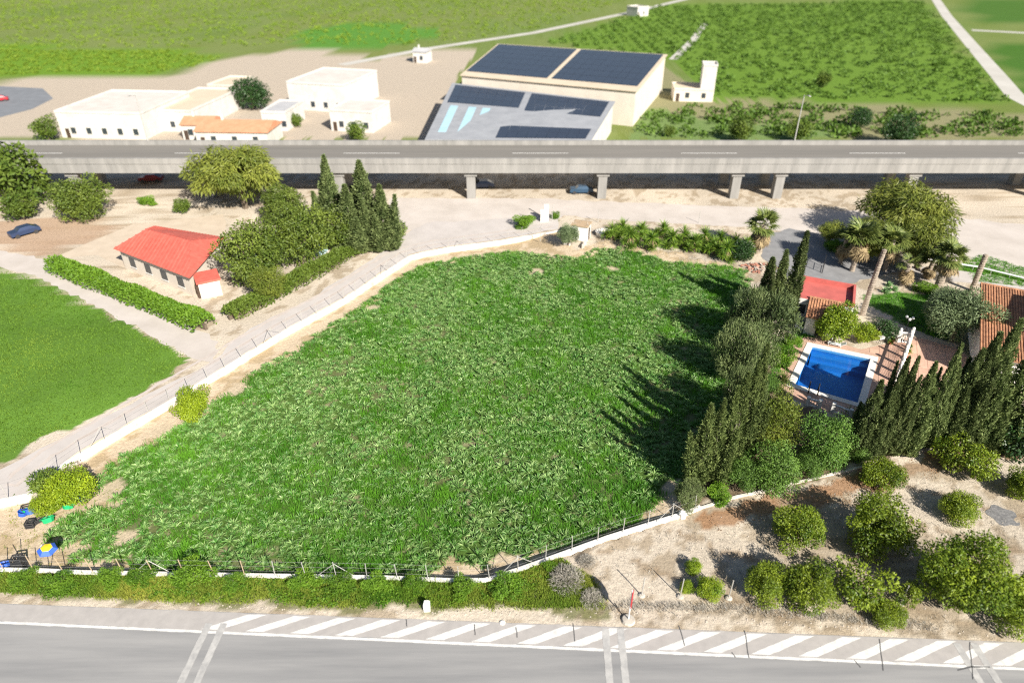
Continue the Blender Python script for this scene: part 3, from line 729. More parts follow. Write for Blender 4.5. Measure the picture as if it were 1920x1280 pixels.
pg = 'pale cypresses at the field corner'
for k, (u, v, h, w, lb) in enumerate((
    (1334, 759, 8.6, 1.0, 'pale cypress spire nearest the crop field corner'),
    (1360, 749, 8.8, .9, 'second pale cypress spire from the field corner'),
    (1384, 728, 9.0, .9, 'ragged pale cypress behind the two front spires'),
    (1404, 700, 9.6, 1.0, 'pale cypress midway along the shaded field edge'),
    (1425, 676, 10.2, .95, 'narrow pale cypress left of the pool palm bush'),
    (1440, 645, 11.4, 1.1, 'tallest pale cypress near the pool corner'))):
    cypress('pale', u, v, h, w, lb, pg, k % 3)
# grey conifer mass on the shaded edge of the field
def tamarisk(u, v, w, h, lb, i):
    r = np.random.default_rng(900+i)
    V, F, T, C = crown(40+i, (1, 1, .5), .5, 60, 13000, .085, .024, -.2, -.95, .2, .30, .8)
    P = G(u, v, h*.5); R = w/2/px_per_m(P)
    t = thing('conifer', lb, 'conifer', (P[0], P[1], float(ground_z([P[0]], [P[1]])[0])), 0, 'grey conifers at the shaded field edge', (R, R, h))
    mb = MB(); r2 = random.Random(i)
    mb.tube([(0, 0, -.05), (0, .02, .35), (.03, 0, .7)], [.09, .07, .03], 7)
    for c in C[:26]: mb.tube([(0, 0, .1+.3*r2.random()), tuple(c*np.array([.5, .5, .8])), tuple(c*np.array([1.05, 1.05, 1.03]))], [.035, .018, .006], 5)
    m = mb.build('trunk', M_barkg, None); m.parent = t
    link('crown', npmesh('crown', V, F, LM['tamarisk'], T), t)
tamarisk(1428, 600, 138, 7.8, 'broad grey green conifer with dry twigs below the pencil cypresses', 0)
tamarisk(1396, 662, 104, 7.2, 'grey green conifer leaning over the shaded field edge', 1)
tamarisk(1398, 735, 84, 7.0, 'dark grey conifer between the leaning one and the pale cypresses', 3)
tamarisk(1290, 925, 62, 2.6, 'low feathery conifer at the near field corner by the wall', 2)
# shrubs and trees round the pool
tree('pine', 1455, 790, 100, 'fluffy olive green pine at the near left corner of the pool', 'pine', 'pine_tree', None, 0, 1.05)
tree('bush', 1550, 828, 98, 'fresh green broadleaf tree below the pool ladder', 'tree', 'broadleaf_tree', None, 0, 1.25)
tree('bush', 1455, 878, 105, 'green broadleaf tree at the kerb wall below the fluffy pine', 'tree', 'broadleaf_tree', None, 1, 1.0)
tree('bush', 1392, 885, 72, 'dull green shrub between the pale cypresses and the kerb wall', 'shrub', None, None, 2, .95)
tree('bush', 1614, 848, 44, 'small bright green shrub left of the cypress row', 'shrub', None, None, 1, 1.1)
tree('weed', 1350, 925, 60, 'low green weeds spilling over the kerb wall', 'shrub', None, None, 0, 1)
tree('bush', 1520, 870, 60, 'green shrub at the kerb wall below the broadleaf tree', 'shrub', None, None, 2, .9)
tree('lemon', 1573, 606, 76, 'bright lime green lemon tree beside the small tiled hut', 'citrus tree', 'lemon_tree', None, 0, 1.1)
tree('lemon', 1622, 622, 44, 'yellow green shrub between the lemon tree and the dark pool shrub', 'shrub', None, None, 1, 1.0)
tree('dark', 1657, 618, 46, 'round dark green shrub with glossy leaves by the balustrade', 'shrub', None, None, 1, 1.0)
tree('olive', 1806, 586, 124, 'large grey green olive tree in front of the tiled house', 'olive tree', 'olive_tree', None, 0, .95)
tree('olive', 1770, 552, 40, 'small grey green olive bush behind the large olive tree', 'shrub', None, None, 1, .8)
tree('dark', 1490, 545, 40, 'low green shrub at the foot of the tall pencil cypress', 'shrub', None, None, 0, .8)
tree('weed', 1468, 668, 60, 'grassy green bush along the left edge of the pool terrace', 'shrub', None, None, 1, 1.1)
tree('weed', 1485, 640, 40, 'bright green bush beside the white garden chair', 'shrub', None, None, 0, 1)
tree('pepper', 1642, 442, 92, 'drooping yellow green pepper tree behind the first bare palm trunk', 'pepper tree', 'pepper_tree', None, 0)
tree('pepper', 1735, 448, 105, 'pepper tree behind the fan palm at the pale track', 'pepper tree', 'pepper_tree', None, 1)
tree('pepper', 1705, 388, 176, 'largest pepper tree spreading in front of the viaduct', 'pepper tree', 'pepper_tree', None, 2, .72)
tree('pepper', 1560, 432, 44, 'small pepper tree over the shaded driveway', 'pepper tree', 'pepper_tree', None, 1, 1.1)
tree('dark', 1393, 470, 44, 'dark glossy shrub at the right end of the yucca hedge', 'shrub', None, None, 0, 1)
tree('weed', 1570, 462, 50, 'low dark green shrub on the far side of the driveway', 'shrub', None, None, 1, .9)
tree('weed', 1735, 540, 44, 'grey scrub at the foot of the fan palm', 'shrub', None, None, 0, .9)
tree('olive', 1066, 440, 42, 'grey green bush leaning on the white hut', 'bush', None, None, 2, 1.0)
tree('weed', 985, 416, 56, 'low grassy bush on the pale ground left of the white gate pillar', 'bush', None, None, 0, .7)
tree('weed', 1042, 404, 20, 'small green bush beside the white gate pillar', 'bush', None, None, 1, 1.2)
for u, v, w, kind, lb in ((1404, 745, 62, 'dark', 'dark shrub in the shade between the grey conifers and the pale cypresses'), (1412, 562, 52, 'olive', 'dull bush at the dry corner below the rubble heap'), (1384, 800, 56, 'dark', 'dark shrub behind the second pale cypress spire'), (1435, 720, 50, 'bush', 'green bush between the tallest pale cypress and the pool corner')):
    tree(kind, u, v, w, lb, 'shrub', None, 'shrubs in the shade along the field edge', 0, 1.0)
# shrubs on the road verge
vgp = 'weedy shrubs on the road verge'
for k, (u, v, w, hz, lb) in enumerate((
    (45, 1085, 60, .9, 'leftmost weedy shrub below the low wall'), (110, 1092, 66, .9, 'weedy shrub under the umbrella pole on the verge'),
    (205, 1085, 60, 1.1, 'weedy shrub in front of the bright bare wall piece'), (262, 1082, 62, 1.0, 'leafy shrub overlapping the low wall left of the big one'),
    (360, 1078, 86, 1.1, 'largest leafy shrub hiding the low wall in the left half'), (440, 1090, 52, .8, 'dull shrub just right of the largest verge shrub'),
    (570, 1090, 66, .9, 'bright weedy shrub mid way along the verge'), (640, 1092, 64, .9, 'weedy shrub right of the bright one mid verge'),
    (705, 1096, 62, .9, 'weedy shrub left of the kilometre stone'), (775, 1094, 52, 1.0, 'leafy shrub behind the kilometre stone'),
    (865, 1100, 62, .9, 'green shrub at the bend of the low wall'), (950, 1098, 74, .9, 'broad green shrub between the wall bend and the dry bush'),
    (1030, 1062, 34, 1.2, 'dark green bush against the wall above the dry bush'))):
    tree('weed', u, v, w, lb, 'shrub', 'verge_shrub', vgp, k, hz*.82)
def twigs(u, v, w, lb, i):
    r = np.random.default_rng(70+i); n = 2600; d = nrm(r.normal(size=(n, 3))); d[:, 2] = np.abs(d[:, 2])
    P = d*(r.random(n)**.5)[:, None]*np.array([1, 1, .75])
    V, F = cards(P, d+r.normal(size=(n, 3))*.5, nrm(r.normal(size=(n, 3))), .28*r.uniform(.5, 1.2, n), .022)
    p = G(u, v, .4); R = w/2/px_per_m(p)
    t = thing('dry_bush', lb, 'bush', (p[0], p[1], float(ground_z([p[0]], [p[1]])[0])), 0, None, R)
    mb = MB(); q = random.Random(i)
    for k in range(8):
        a = q.uniform(0, 6.28); mb.tube([(0, 0, -.05), (.3*math.cos(a), .3*math.sin(a), .35), (.7*math.cos(a), .7*math.sin(a), .6)], [.03, .02, .006], 4)
    m = mb.build('stem', M_barkg, None); m.parent = t
    link('twig', npmesh('twig', V, F, LM['dry'], np.repeat(r.random(n), 4)), t)
twigs(1062, 1084, 66, 'pale grey leafless bush at the right end of the green verge', 0)
twigs(1112, 1118, 46, 'low brown dry bush between the grey bush and the red sign', 1)
twigs(1100, 1048, 0.01+34, 'small dry bush in the shade just below the low wall', 2)
twigs(1435, 585, 52, 'tangle of dry grey twigs over the grey conifer', 3)
twigs(1362, 838, 34, 'dry fallen branch heap among the pale cypresses', 4)
twigs(1770, 520, 30, 'dry scrub beside the fan palm trunk', 5)

# ------------------------------------------------------------------ palms, yuccas, agaves
M_frond = leafmat('palm_frond', (.06, .10, .02), (.22, .26, .07), .2, .45)
M_dead = leafmat('dead_frond', (.16, .115, .06), (.40, .31, .17), .12, .75)
M_palmbark = nmat('palm_bark', (.36, .30, .24), (.20, .165, .13), 3, .9, .6)
def fan_leaf(seed, dead=False):
    r = np.random.default_rng(seed); n = 18
    a = np.radians(np.linspace(-115, 115, n))
    O = np.tile([.85, 0, 0], (n, 1)); L = .95*(.6+.4*np.cos(a*.6))
    V, F, T = strips(O, a, L, np.radians(r.uniform(-4, 8, n)), np.radians(r.uniform(15, 60, n)*(1.6 if dead else 1)), .16, [.5, 1, .6, .05], .18, r.random(n))
    V2, F2, T2 = strips(np.zeros((1, 3)), [0.], .9, .1, .15, .06, [1, .8, .7], .2, np.array([.7]))
    V, F, T = join([(V, F, T), (V2, F2, T2)])
    return npmesh('frond', V, F, M_dead if dead else M_frond, T)
FAN = [fan_leaf(i) for i in range(3)]; FAND = [fan_leaf(10+i, True) for i in range(3)]
def trunk_mesh(h, r0, r1, bend, seed):
    r = np.random.default_rng(seed); k = int(h/.16); n = 10; V = []
    for i in range(k+1):
        t = i/k; rad = r0+(r1-r0)*t
        for q in range(n):
            a = 2*math.pi*(q+.5*(i % 2))/n; rr = rad*(1+.12*(i % 2)+r.normal()*.05)
            V.append((bend[0]*t*t+rr*math.cos(a), bend[1]*t*t+rr*math.sin(a), -.1+t*(h+.1)))
    F = [(i*n+q, i*n+(q+1) % n, (i+1)*n+(q+1) % n, (i+1)*n+q) for i in range(k) for q in range(n)]
    V.append((bend[0], bend[1], h+.12)); F += [(k*n+q, k*n+(q+1) % n, len(V)-1) for q in range(n)]
    me = bpy.data.meshes.new('trunk'); me.from_pydata(V, [], F); me.materials.append(M_palmbark); return me
def palm(u, v, h, r0, r1, lb, green=0, dead=0, size=1.0, bend=(0, 0), seed=0, dead_pitch=(-1.3, -.7)):
    P = G(u, v, 0); t = thing('palm_tree', lb, 'palm', (P[0], P[1], 0))
    link('trunk', trunk_mesh(h, r0, r1, bend, seed), t); q = random.Random(seed)
    for i in range(green+dead):
        g = i < green; o = link('frond', (FAN if g else FAND)[i % 3], t)
        pt = q.uniform(-.35, 1.25) if g else q.uniform(*dead_pitch)
        o.location = (bend[0], bend[1], h-(0 if g else q.uniform(.0, .9))); s = size*q.uniform(.85, 1.1)
        o.rotation_euler = (0, -pt, i*2.4+q.uniform(-.2, .2)); o.scale = (s, s, s)
    return t
palm(1617, 590, 8.8, .34, .25, 'tall bare grey palm trunk without fronds beside the red roof', seed=1, bend=(.25, 0))
palm(1822, 545, 5.2, .34, .3, 'shorter bare palm trunk without fronds at the corner of the tiled house', seed=2)
palm(1756, 545, 5.0, .5, .4, 'fan palm with green crown and dry skirt beside the pale track', 34, 30, 1.4, (.3, .1), 3)
palm(1690, 535, 3.0, .34, .3, 'dying palm with brown drooping fronds behind the agave', 8, 30, 1.2, (.2, 0), 4, (-1.5, -.9))
palm(1420, 474, 4.4, .45, .4, 'palm wrapped in a thick straw coloured skirt at the end of the driveway', 22, 60, 1.6, (0, 0), 5, (-1.5, -.8))
palm(1597, 508, 5.0, .34, .3, 'large dark fan palm left of the first bare trunk by the driveway', 34, 14, 1.75, (0, 0), 6)
palm(1658, 508, 4.6, .3, .26, 'fan palm standing right behind the first bare trunk', 28, 12, 1.45, (0, 0), 7)
palm(1722, 505, 4.4, .3, .26, 'fan palm left of the one with the dry skirt', 28, 10, 1.35, (0, 0), 8)
palm(1575, 494, 3.6, .3, .26, 'low fan palm at the shaded edge of the driveway', 26, 8, 1.3, (0, 0), 9)
palm(1738, 522, 2.6, .3, .26, 'short bushy fan palm at the foot of the one with the dry skirt', 26, 8, 1.2, (0, 0), 10)
def swords(seed, n, L, W, lo, hi, curv, mat, prof=(.7, 1, .8, .05), fold=.2):
    r = np.random.default_rng(seed)
    V, F, T = strips(np.zeros((n, 3)), r.random(n)*6.28, L*r.uniform(.75, 1.1, n), np.radians(r.uniform(lo, hi, n)), np.radians(r.uniform(*curv, n)), W, list(prof), fold, r.random(n))
    return npmesh('rosette', V, F, mat, T)
M_yucca = leafmat('yucca_leaf', (.05, .14, .012), (.26, .38, .05), .2, .45)
M_agave = leafmat('agave_leaf', (.14, .30, .11), (.30, .46, .20), .15, .4)
YU = [swords(200+i, 90, .95, .07, -25, 85, (5, 45), M_yucca) for i in range(3)]
YD = [swords(210+i, 50, .9, .07, -80, -30, (0, 30), M_dead) for i in range(2)]
yg = 'yuccas of the hedge along the top of the field'
YP = [(1148, 432, 'leftmost'), (1168, 424, 'second from the left'), (1184, 440, 'third from the left'), (1204, 430, 'fourth from the left'), (1222, 446, 'fifth from the left'), (1244, 428, 'sixth from the left'), (1262, 444, 'seventh from the left'),
      (1284, 438, 'eighth from the left'), (1303, 452, 'ninth from the left'), (1322, 440, 'sixth from the right'), (1338, 458, 'fifth from the right'), (1352, 446, 'fourth from the right'), (1366, 464, 'third from the right'), (1380, 452, 'second from the right'), (1398, 458, 'rightmost')]
for k, (u, v, wd) in enumerate(YP):
    h = 1.5+.5*((k*7) % 5)/4; P = G(u, v, h)
    t = thing('yucca_plant', wd+' yucca of the hedge between the crop field and the pale track', 'yucca', (P[0], P[1], 0), k*1.3, yg, 1.65)
    MB().tube([(0, 0, -.1), (.03, 0, h/1.65-.1)], [.13, .1], 7).build('stem', M_palmbark, t, local=True)
    a = link('rosette', YU[k % 3], t); a.location = (.03, 0, h/1.65)
    a = link('dry_skirt', YD[k % 2], t); a.location = (.03, 0, h/1.65-.05)
    for j in range(5):
        a = link('rosette', YU[(k+j) % 3], t); a.location = (.6*math.cos(2+j*1.26), .6*math.sin(2+j*1.26), .25+.13*((j*2) % 5)); a.scale = (.7,)*3
AG = [swords(230+i, 46, .85, .16, 5, 88, (5, 35), M_agave, (.8, 1, .75, .04), .35) for i in range(2)]
for k, (u, v, s, lb) in enumerate(((1660, 545, 1.0, 'pale green agave left of the pair behind the dead palm trunk'), (1676, 541, 1.1, 'pale green agave right of the pair behind the dead palm trunk'), (1668, 533, .9, 'small agave behind the pale pair'))):
    P = G(u, v, .3); t = thing('agave', lb, 'agave', (P[0], P[1], 0), k, 'agaves by the garden path', s)
    link('rosette', AG[k % 2], t)
SP_ = [swords(240+i, 60, 1.0, .06, 0, 88, (15, 60), M_frond) for i in range(2)]
for k, (u, v, s, lb) in enumerate(((1468, 712, 1.5, 'spiky palm bush at the left corner of the pool'), (1455, 722, 1.2, 'smaller spiky plant beside the pool corner palm bush'), (1594, 775, 1.2, 'spiky yucca between the pool and the first cypress'))):
    P = G(u, v, .5); t = thing('spiky_plant', lb, 'plant', (P[0], P[1], 0), k, None, s)
    link('rosette', SP_[k % 2], t).location = (0, 0, .2)
# grass tufts: verge, garden, orchard weeds
def scatter(poly, n, seed):
    r = np.random.default_rng(seed); P = np.array(poly); x = r.uniform(P[:, 0].min(), P[:, 0].max(), n); y = r.uniform(P[:, 1].min(), P[:, 1].max(), n)
    k = inpoly(x, y, poly); return x[k], y[k], r
VG = Gp([(-60, 1076), (540, 1088), (910, 1094), (1050, 1052), (1110, 1085), (1135, 1138), (900, 1140), (640, 1136), (330, 1127), (-60, 1104)])
x, y, r = scatter(VG, 17000, 1)
wallness = np.clip(1-dseg(x, y, NW)/2.2, 0, 1)
k = fbm(x, y, 2.0, 51)+r.normal(size=len(x))*.1+.25*wallness > .40
blades(r, x[k], y[k], 9, (.13+.32*fbm(x[k], y[k], 3, 52))*(1+.45*wallness[k]), .045, .15, M_dry, 'verge_grass', patch=4.5)
# low leafy weeds sprawling along the foot of the wall
def weeds(x, y, r, R, mat, name):
    m = len(x); k = np.repeat(np.arange(m), 34); q = len(k); d = nrm(r.normal(size=(q, 3))); d[:, 2] = np.abs(d[:, 2]); s = np.broadcast_to(R, m)[k]
    P = np.stack([x[k], y[k], np.zeros(q)], 1)+d*(s*r.random(q)**.4)[:, None]*np.array([1, 1, .9])
    V, F = cards(P, d+r.normal(size=(q, 3))*.8, d+r.normal(size=(q, 3))*.6, .20*r.uniform(.6, 1.3, q), .085)
    o = link(name, npmesh(name, V, F, mat, np.repeat(np.clip(.5*r.random(m)[k]+.5*r.random(q), 0, 1), 4))); o['kind'] = 'stuff'
x, y, r = scatter(VG, 1900, 14); w_ = np.clip(1-dseg(x, y, NW)/2.6, 0, 1)
k = fbm(x, y, 4.0, 55)*.9+.5*w_+r.normal(size=len(x))*.08 > .68
weeds(x[k], y[k], r, .18+.30*w_[k]*r.random(k.sum()), LM['weed'], 'verge_weeds')
x, y, r = scatter(Gp([(1618, 562), (1690, 548), (1790, 560), (1800, 640), (1745, 632), (1670, 592)]), 2600, 2)
blades(r, x, y, 8, .3, .04, .12, M_grass, 'garden_grass')
x, y, r = scatter(Gp([(1445, 720), (1455, 650), (1505, 612), (1520, 622), (1475, 690), (1480, 720)]), 1200, 3)
blades(r, x, y, 8, .45, .05, .12, M_grass, 'garden_grass')
x, y, r = scatter(Gp([(1800, 498), (1840, 478), (1930, 505), (1990, 545), (1830, 528)]), 1600, 5)
blades(r, x, y, 8, .3, .05, .14, M_grass, 'garden_grass')
x, y, r = scatter(Gp([(1120, 1150), (1400, 1152), (1900, 1192), (1900, 1160), (1450, 1125), (1150, 1100), (1060, 1055), (1320, 975), (1880, 860), (1920, 1100)]), 2600, 6)
k = fbm(x, y, 3.0, 53)+r.normal(size=len(x))*.12 > .55
blades(r, x[k], y[k], 8, .22, .03, .16, LM['dry'], 'dry_grass')
x, y, r = scatter(Gp([(1130, 1142), (1400, 1150), (1750, 1182), (1750, 1168), (1400, 1136), (1160, 1128)]), 1600, 7)
blades(r, x, y, 8, .3, .03, .16, LM['dry'], 'dry_grass')
x, y, r = scatter(Gp([(0, 940), (120, 880), (230, 890), (200, 1000), (140, 1055), (0, 1060)]), 260, 8)
blades(r, x, y, 7, .2, .03, .12, M_dry, 'sandy_weeds')
x, y, r = scatter(Gp([(1060, 470), (1130, 450), (1400, 492), (1440, 560), (1400, 540), (1260, 482)]), 1100, 9)
blades(r, x, y, 7, .28, .035, .15, LM['dry'], 'dry_grass')
x, y, r = scatter(Gp([(-40, 492), (70, 527), (200, 590), (345, 668), (325, 698), (180, 775), (0, 855), (-60, 880)]), 15000, 15)
blades(r, x, y, 5, .16+.18*fbm(x, y, 6, 57), .07, .2, M_mead, 'meadow_grass', patch=9)

# fallen leaves below the garden trees
x, y, r = scatter(Gp([(1325, 966), (1520, 908), (1600, 893), (1740, 850), (1840, 822), (1920, 830), (1780, 885), (1640, 935), (1500, 960), (1340, 998)]), 9000, 33)
k = fbm(x, y, 2.0, 34) > .42; x, y = x[k], y[k]; m = len(x)
V, F = cards(np.stack([x, y, ground_z(x, y)+.015+.03*r.random(m)], 1), np.stack([r.normal(size=m), r.normal(size=m), .2*r.normal(size=m)], 1), np.stack([.4*r.normal(size=m), .4*r.normal(size=m), np.ones(m)], 1), .13*r.uniform(.6, 1.3, m), .07)
link('fallen_leaves', npmesh('fallen_leaves', V, F, leafmat('fallen_leaf', (.20, .10, .045), (.42, .26, .14), .05, .8), np.repeat(r.random(m), 4)))['kind'] = 'stuff'

# ------------------------------------------------------------------ pool terrace
PI0, PI1, PI2, PI3 = (np.array(p) for p in POOL_IN)
M_deck = nmat('terracotta_paving', (.60, .38, .285), (.49, .30, .22), 2.2, .8, .1, rand=.10)
M_grout = nmat('deck_mortar', (.50, .33, .25), (.42, .27, .20), 3, .9)
M_coping = nmat('pool_coping', (.80, .76, .70), (.68, .63, .56), 2, .7)
DECK = Gp([(1463, 682), (1478, 655), (1503, 630), (1560, 640), (1615, 655), (1672, 642), (1705, 630), (1735, 636), (1800, 655), (1835, 690), (1770, 735), (1690, 790), (1612, 790), (1540, 768), (1478, 744), (1455, 715)])
COPE = grow(POOL_IN, .72)
deck = sheet('pool_deck', DECK, .02, M_grout, holes=[grow(POOL_IN, .40)])
ts = .98; nt_ = 0
DC = np.mean(DECK, 0)
tile_mesh = None
cells = []
for i in range(-16, 17):
    for j in range(-16, 17):
        c = DC+PU*i*ts+PV*j*ts
        cor = np.array([c+PU*a*ts*.49+PV*b*ts*.49 for a in (-1, 1) for b in (-1, 1)])
        if inpoly(cor[:, 0], cor[:, 1], DECK).all() and not inpoly(cor[:, 0], cor[:, 1], COPE).any() and not inpoly(np.array([c[0]]), np.array([c[1]]), COPE).any(): cells.append(c)
mb = MB(); mb.box((0, 0, 0), (ts*.965, ts*.965, .022), 0); rt = random.Random(8)
for c in cells[:300]:
    if tile_mesh is None:
        o = mb.build('paving_tile', M_deck, deck); tile_mesh = o.data
    else: o = link('paving_tile', tile_mesh, deck)
    o.location = (c[0], c[1], .016+rt.uniform(0, .004)); o.rotation_euler = (0, 0, math.atan2(PU[1], PU[0]))
pc = (PI0+PI1+PI2+PI3)/4
pool = thing('swimming_pool', 'rectangular blue swimming pool with wide white coping', 'pool', (*pc, 0))
zc0, zc1 = -.02, .075
OI, II = [np.array(p) for p in COPE], [np.array(p) for p in POOL_IN]
for i in range(4):
    j = (i+1) % 4
    a, b, c, d = II[i], II[j], OI[j], OI[i]
    n = max(6, int(np.linalg.norm(b-a)/.62))
    for k in range(n):
        q = [a+(b-a)*(k+.012)/n, a+(b-a)*(k+.988)/n, d+(c-d)*(k+.988)/n, d+(c-d)*(k+.012)/n]
        z1 = zc1+rt.uniform(-.004, .004)
        mb = MB().prism(q[::-1] if np.cross(q[1]-q[0], q[2]-q[0]) < 0 else q, zc0, z1); mb.build('coping_stone', M_coping, pool)
M_basin = nmat('pool_tiles', (.035, .20, .50), (.03, .165, .44), 1.4, .4)
V = [(*p, zc0) for p in II]+[(*p, -1.7) for p in II]
MB().add(V, [(0, 4, 5, 1), (1, 5, 6, 2), (2, 6, 7, 3), (3, 7, 4, 0), (7, 6, 5, 4)]).build('basin', M_basin, pool)
m, nt, b = _mat('pool_water'); N, Lk = nt.nodes, nt.links; MATS['pool_water'] = m
N.remove(b); tp = N.new('ShaderNodeBsdfTransparent'); tp.inputs[0].default_value = (.55, .82, .96, 1)
gl = N.new('ShaderNodeBsdfGlossy'); gl.inputs['Roughness'].default_value = .05; lw = N.new('ShaderNodeLayerWeight'); pw = N.new('ShaderNodeMath'); pw.operation = 'POWER'; pw.inputs[1].default_value = 4.0; Lk.new(lw.outputs['Facing'], pw.inputs[0])
fr = N.new('ShaderNodeMath'); fr.operation = 'MULTIPLY_ADD'; fr.inputs[1].default_value = .7; fr.inputs[2].default_value = .02; Lk.new(pw.outputs[0], fr.inputs[0])
ms = N.new('ShaderNodeMixShader'); no = N.new('ShaderNodeTexNoise'); no.inputs['Scale'].default_value = 1.6; bp = N.new('ShaderNodeBump'); bp.inputs['Strength'].default_value = .15
geo = N.new('ShaderNodeNewGeometry'); Lk.new(geo.outputs['Position'], no.inputs['Vector']); Lk.new(no.outputs[0], bp.inputs['Height']); Lk.new(bp.outputs[0], gl.inputs['Normal'])
Lk.new(fr.outputs[0], ms.inputs[0]); Lk.new(tp.outputs[0], ms.inputs[1]); Lk.new(gl.outputs[0], ms.inputs[2]); Lk.new(ms.outputs[0], N['Material Output'].inputs[0])
MB().add([(*p, -.10) for p in grow(POOL_IN, -.004)], [(3, 2, 1, 0)] if np.cross(PI1-PI0, PI2-PI0) < 0 else [(0, 1, 2, 3)]).build('water', m, pool)
g4 = grow(POOL_IN, -.01); g4 = [np.array(p) for p in g4]
MB().prism([g4[0], g4[0]-PV*1.0, g4[1]-PV*1.0, g4[1]], -1.69, -.62).build('step', M_basin, pool)
MB().prism([g4[0]-PV*1.0, g4[0]-PV*1.6, g4[1]-PV*1.6, g4[1]-PV*1.0], -1.69, -1.1).build('step', M_basin, pool)
M_band = nmat('waterline_tiles', (.20, .42, .62), (.12, .30, .52), 9, .3)
for i in range(4):
    a, b = II[i], II[(i+1) % 4]; d = unit(b-a); n = np.array([-d[1], d[0]]); n = n if (pc-a) @ n > 0 else -n
    MB().quadbox([(*(a+n*.004), -.32), (*(b+n*.004), -.32), (*(b+n*.03), -.32), (*(a+n*.03), -.32)], [(*(a+n*.004), -.03), (*(b+n*.004), -.03), (*(b+n*.03), -.03), (*(a+n*.03), -.03)]).build('waterline', M_band, pool)
# ladder
M_dark = nmat('dark_metal', (.03, .03, .035), (.05, .05, .055), 5, .35, metal=.4)
lp = PI3+(PI2-PI3)*.30; lad = thing('pool_ladder', 'dark tubular pool ladder at the near edge of the pool', 'ladder', (*lp, .08))
for s in (-1, 1):
    b = np.array([*(lp+PU*.45*s), 0]); o_ = np.array([*-PV, 0]); i_ = -o_
    pts = [b+o_*.95+[0, 0, .05], b+o_*.9+[0, 0, .6], b+o_*.65+[0, 0, .95], b+o_*.2+[0, 0, 1.1], b+i_*.2+[0, 0, .85], b+i_*.32+[0, 0, .2], b+i_*.34+[0, 0, -.9]]
    MB().tube(pts, .055, 8).build('handrail', M_dark, lad, smooth=True)
for k in range(3):
    a = np.array([*(lp-PU*.45+PV*.33), -.15-.3*k]); MB().bar(a, a+np.array([*(PU*.9), 0]), .09, .03).build('rung', M_dark, lad)
# white balustrade
M_bal = nmat('white_cement', (.82, .80, .77), (.70, .68, .65), 4, .7)
def balustrade(pts, lb, posts, h=1.15, step=.24, lathe=True, finial=True):
    t = thing('balustrade', lb, 'balustrade', (*pts[0], .03))
    prof = [(.055, 0), (.03, .06), (.065, .25), (.03, .52), (.045, .62), (.045, .66)]
    sc = (h-.26)/.66
    me = None
    for a, b in zip(pts[:-1], pts[1:]):
        a = np.array(a); b = np.array(b); L = np.linalg.norm(b-a); d = (b-a)/L; n = int(L/step)
        MB().bar((*a, .10), (*b, .10), .16, .12).build('base_rail', M_bal, t)
        MB().bar((*a, h-.05), (*b, h-.05), .20, .12).build('top_rail', M_bal, t)
        for k in range(1, n):
            p = a+d*L*k/n
            if me is None:
                mb = MB().lathe((0, 0, .16), [(r, z*sc) for r, z in prof], 8, False); o = mb.build('baluster', M_bal, None); me = o.data; o.parent = t
            else: o = link('baluster', me, t)
            q = np.array([*p, 0])-np.array([*pts[0], .03]); o.location = (q[0], q[1], 0)
    for p in posts:
        o = MB().box((*p, .02), (.34, .34, h+.15), math.atan2(PU[1], PU[0])).build('pillar', M_bal, t)
        if finial: MB().lathe((*p, h+.17), [(.08, 0), (.17, .10), (.19, .2), (.12, .33), (.02, .38)], 10).build('finial', M_bal, o)
    return t
b0, b1, b2 = G(1682, 641)[:2], G(1704, 643)[:2], G(1680, 718)[:2]
balustrade([b0, b1], 'short white balustrade by the round dark shrub at the head of the terrace', [b0], 1.35)
balustrade([b1, b2], 'long white balustrade with ball finials dividing the pool terrace', [b1+(b2-b1)*k/5 for k in range(6)], 1.6)
e0, e1 = G(1560, 772)[:2], G(1592, 784)[:2]
balustrade([e0, e1], 'low white balustrade in shade on the near side of the pool', [e0, e1], .95, finial=False)
e2, e3 = G(1513, 760)[:2], G(1535, 765)[:2]
balustrade([e2, e3], 'bit of white balustrade beside the pool ladder', [e2, e3], .9, finial=False)
e4, e5 = G(1735, 832)[:2], G(1768, 806)[:2]
balustrade([e4, e5], 'white balustrade glimpsed between the cypress trunks', [e4, e5], 1.1, finial=False)
# lamp with three globes
q = G(1694, 631)[:2]; t = thing('lamp_post', 'garden lamp with white globes behind the balustrade', 'lamp', (*q, 0))
MB().tube([(*q, 0), (*q, 2.3)], [.05, .035], 8).build('post', M_dark, t)
M_globe = nmat('opal_glass', (.82, .82, .80), (.78, .78, .76), 2, .25)
for k in range(3):
    a = 2.1*k; e = np.array([q[0]+.36*math.cos(a), q[1]+.36*math.sin(a), 2.35])
    MB().tube([(*q, 2.1), (q[0]+.25*math.cos(a), q[1]+.25*math.sin(a), 2.1), e], .022, 6).build('arm', M_dark, t)
    MB().lathe(e, [(.03, -.02), (.13, .05), (.18, .18), (.13, .31), (.03, .36)], 10).build('globe', M_globe, t, smooth=True)
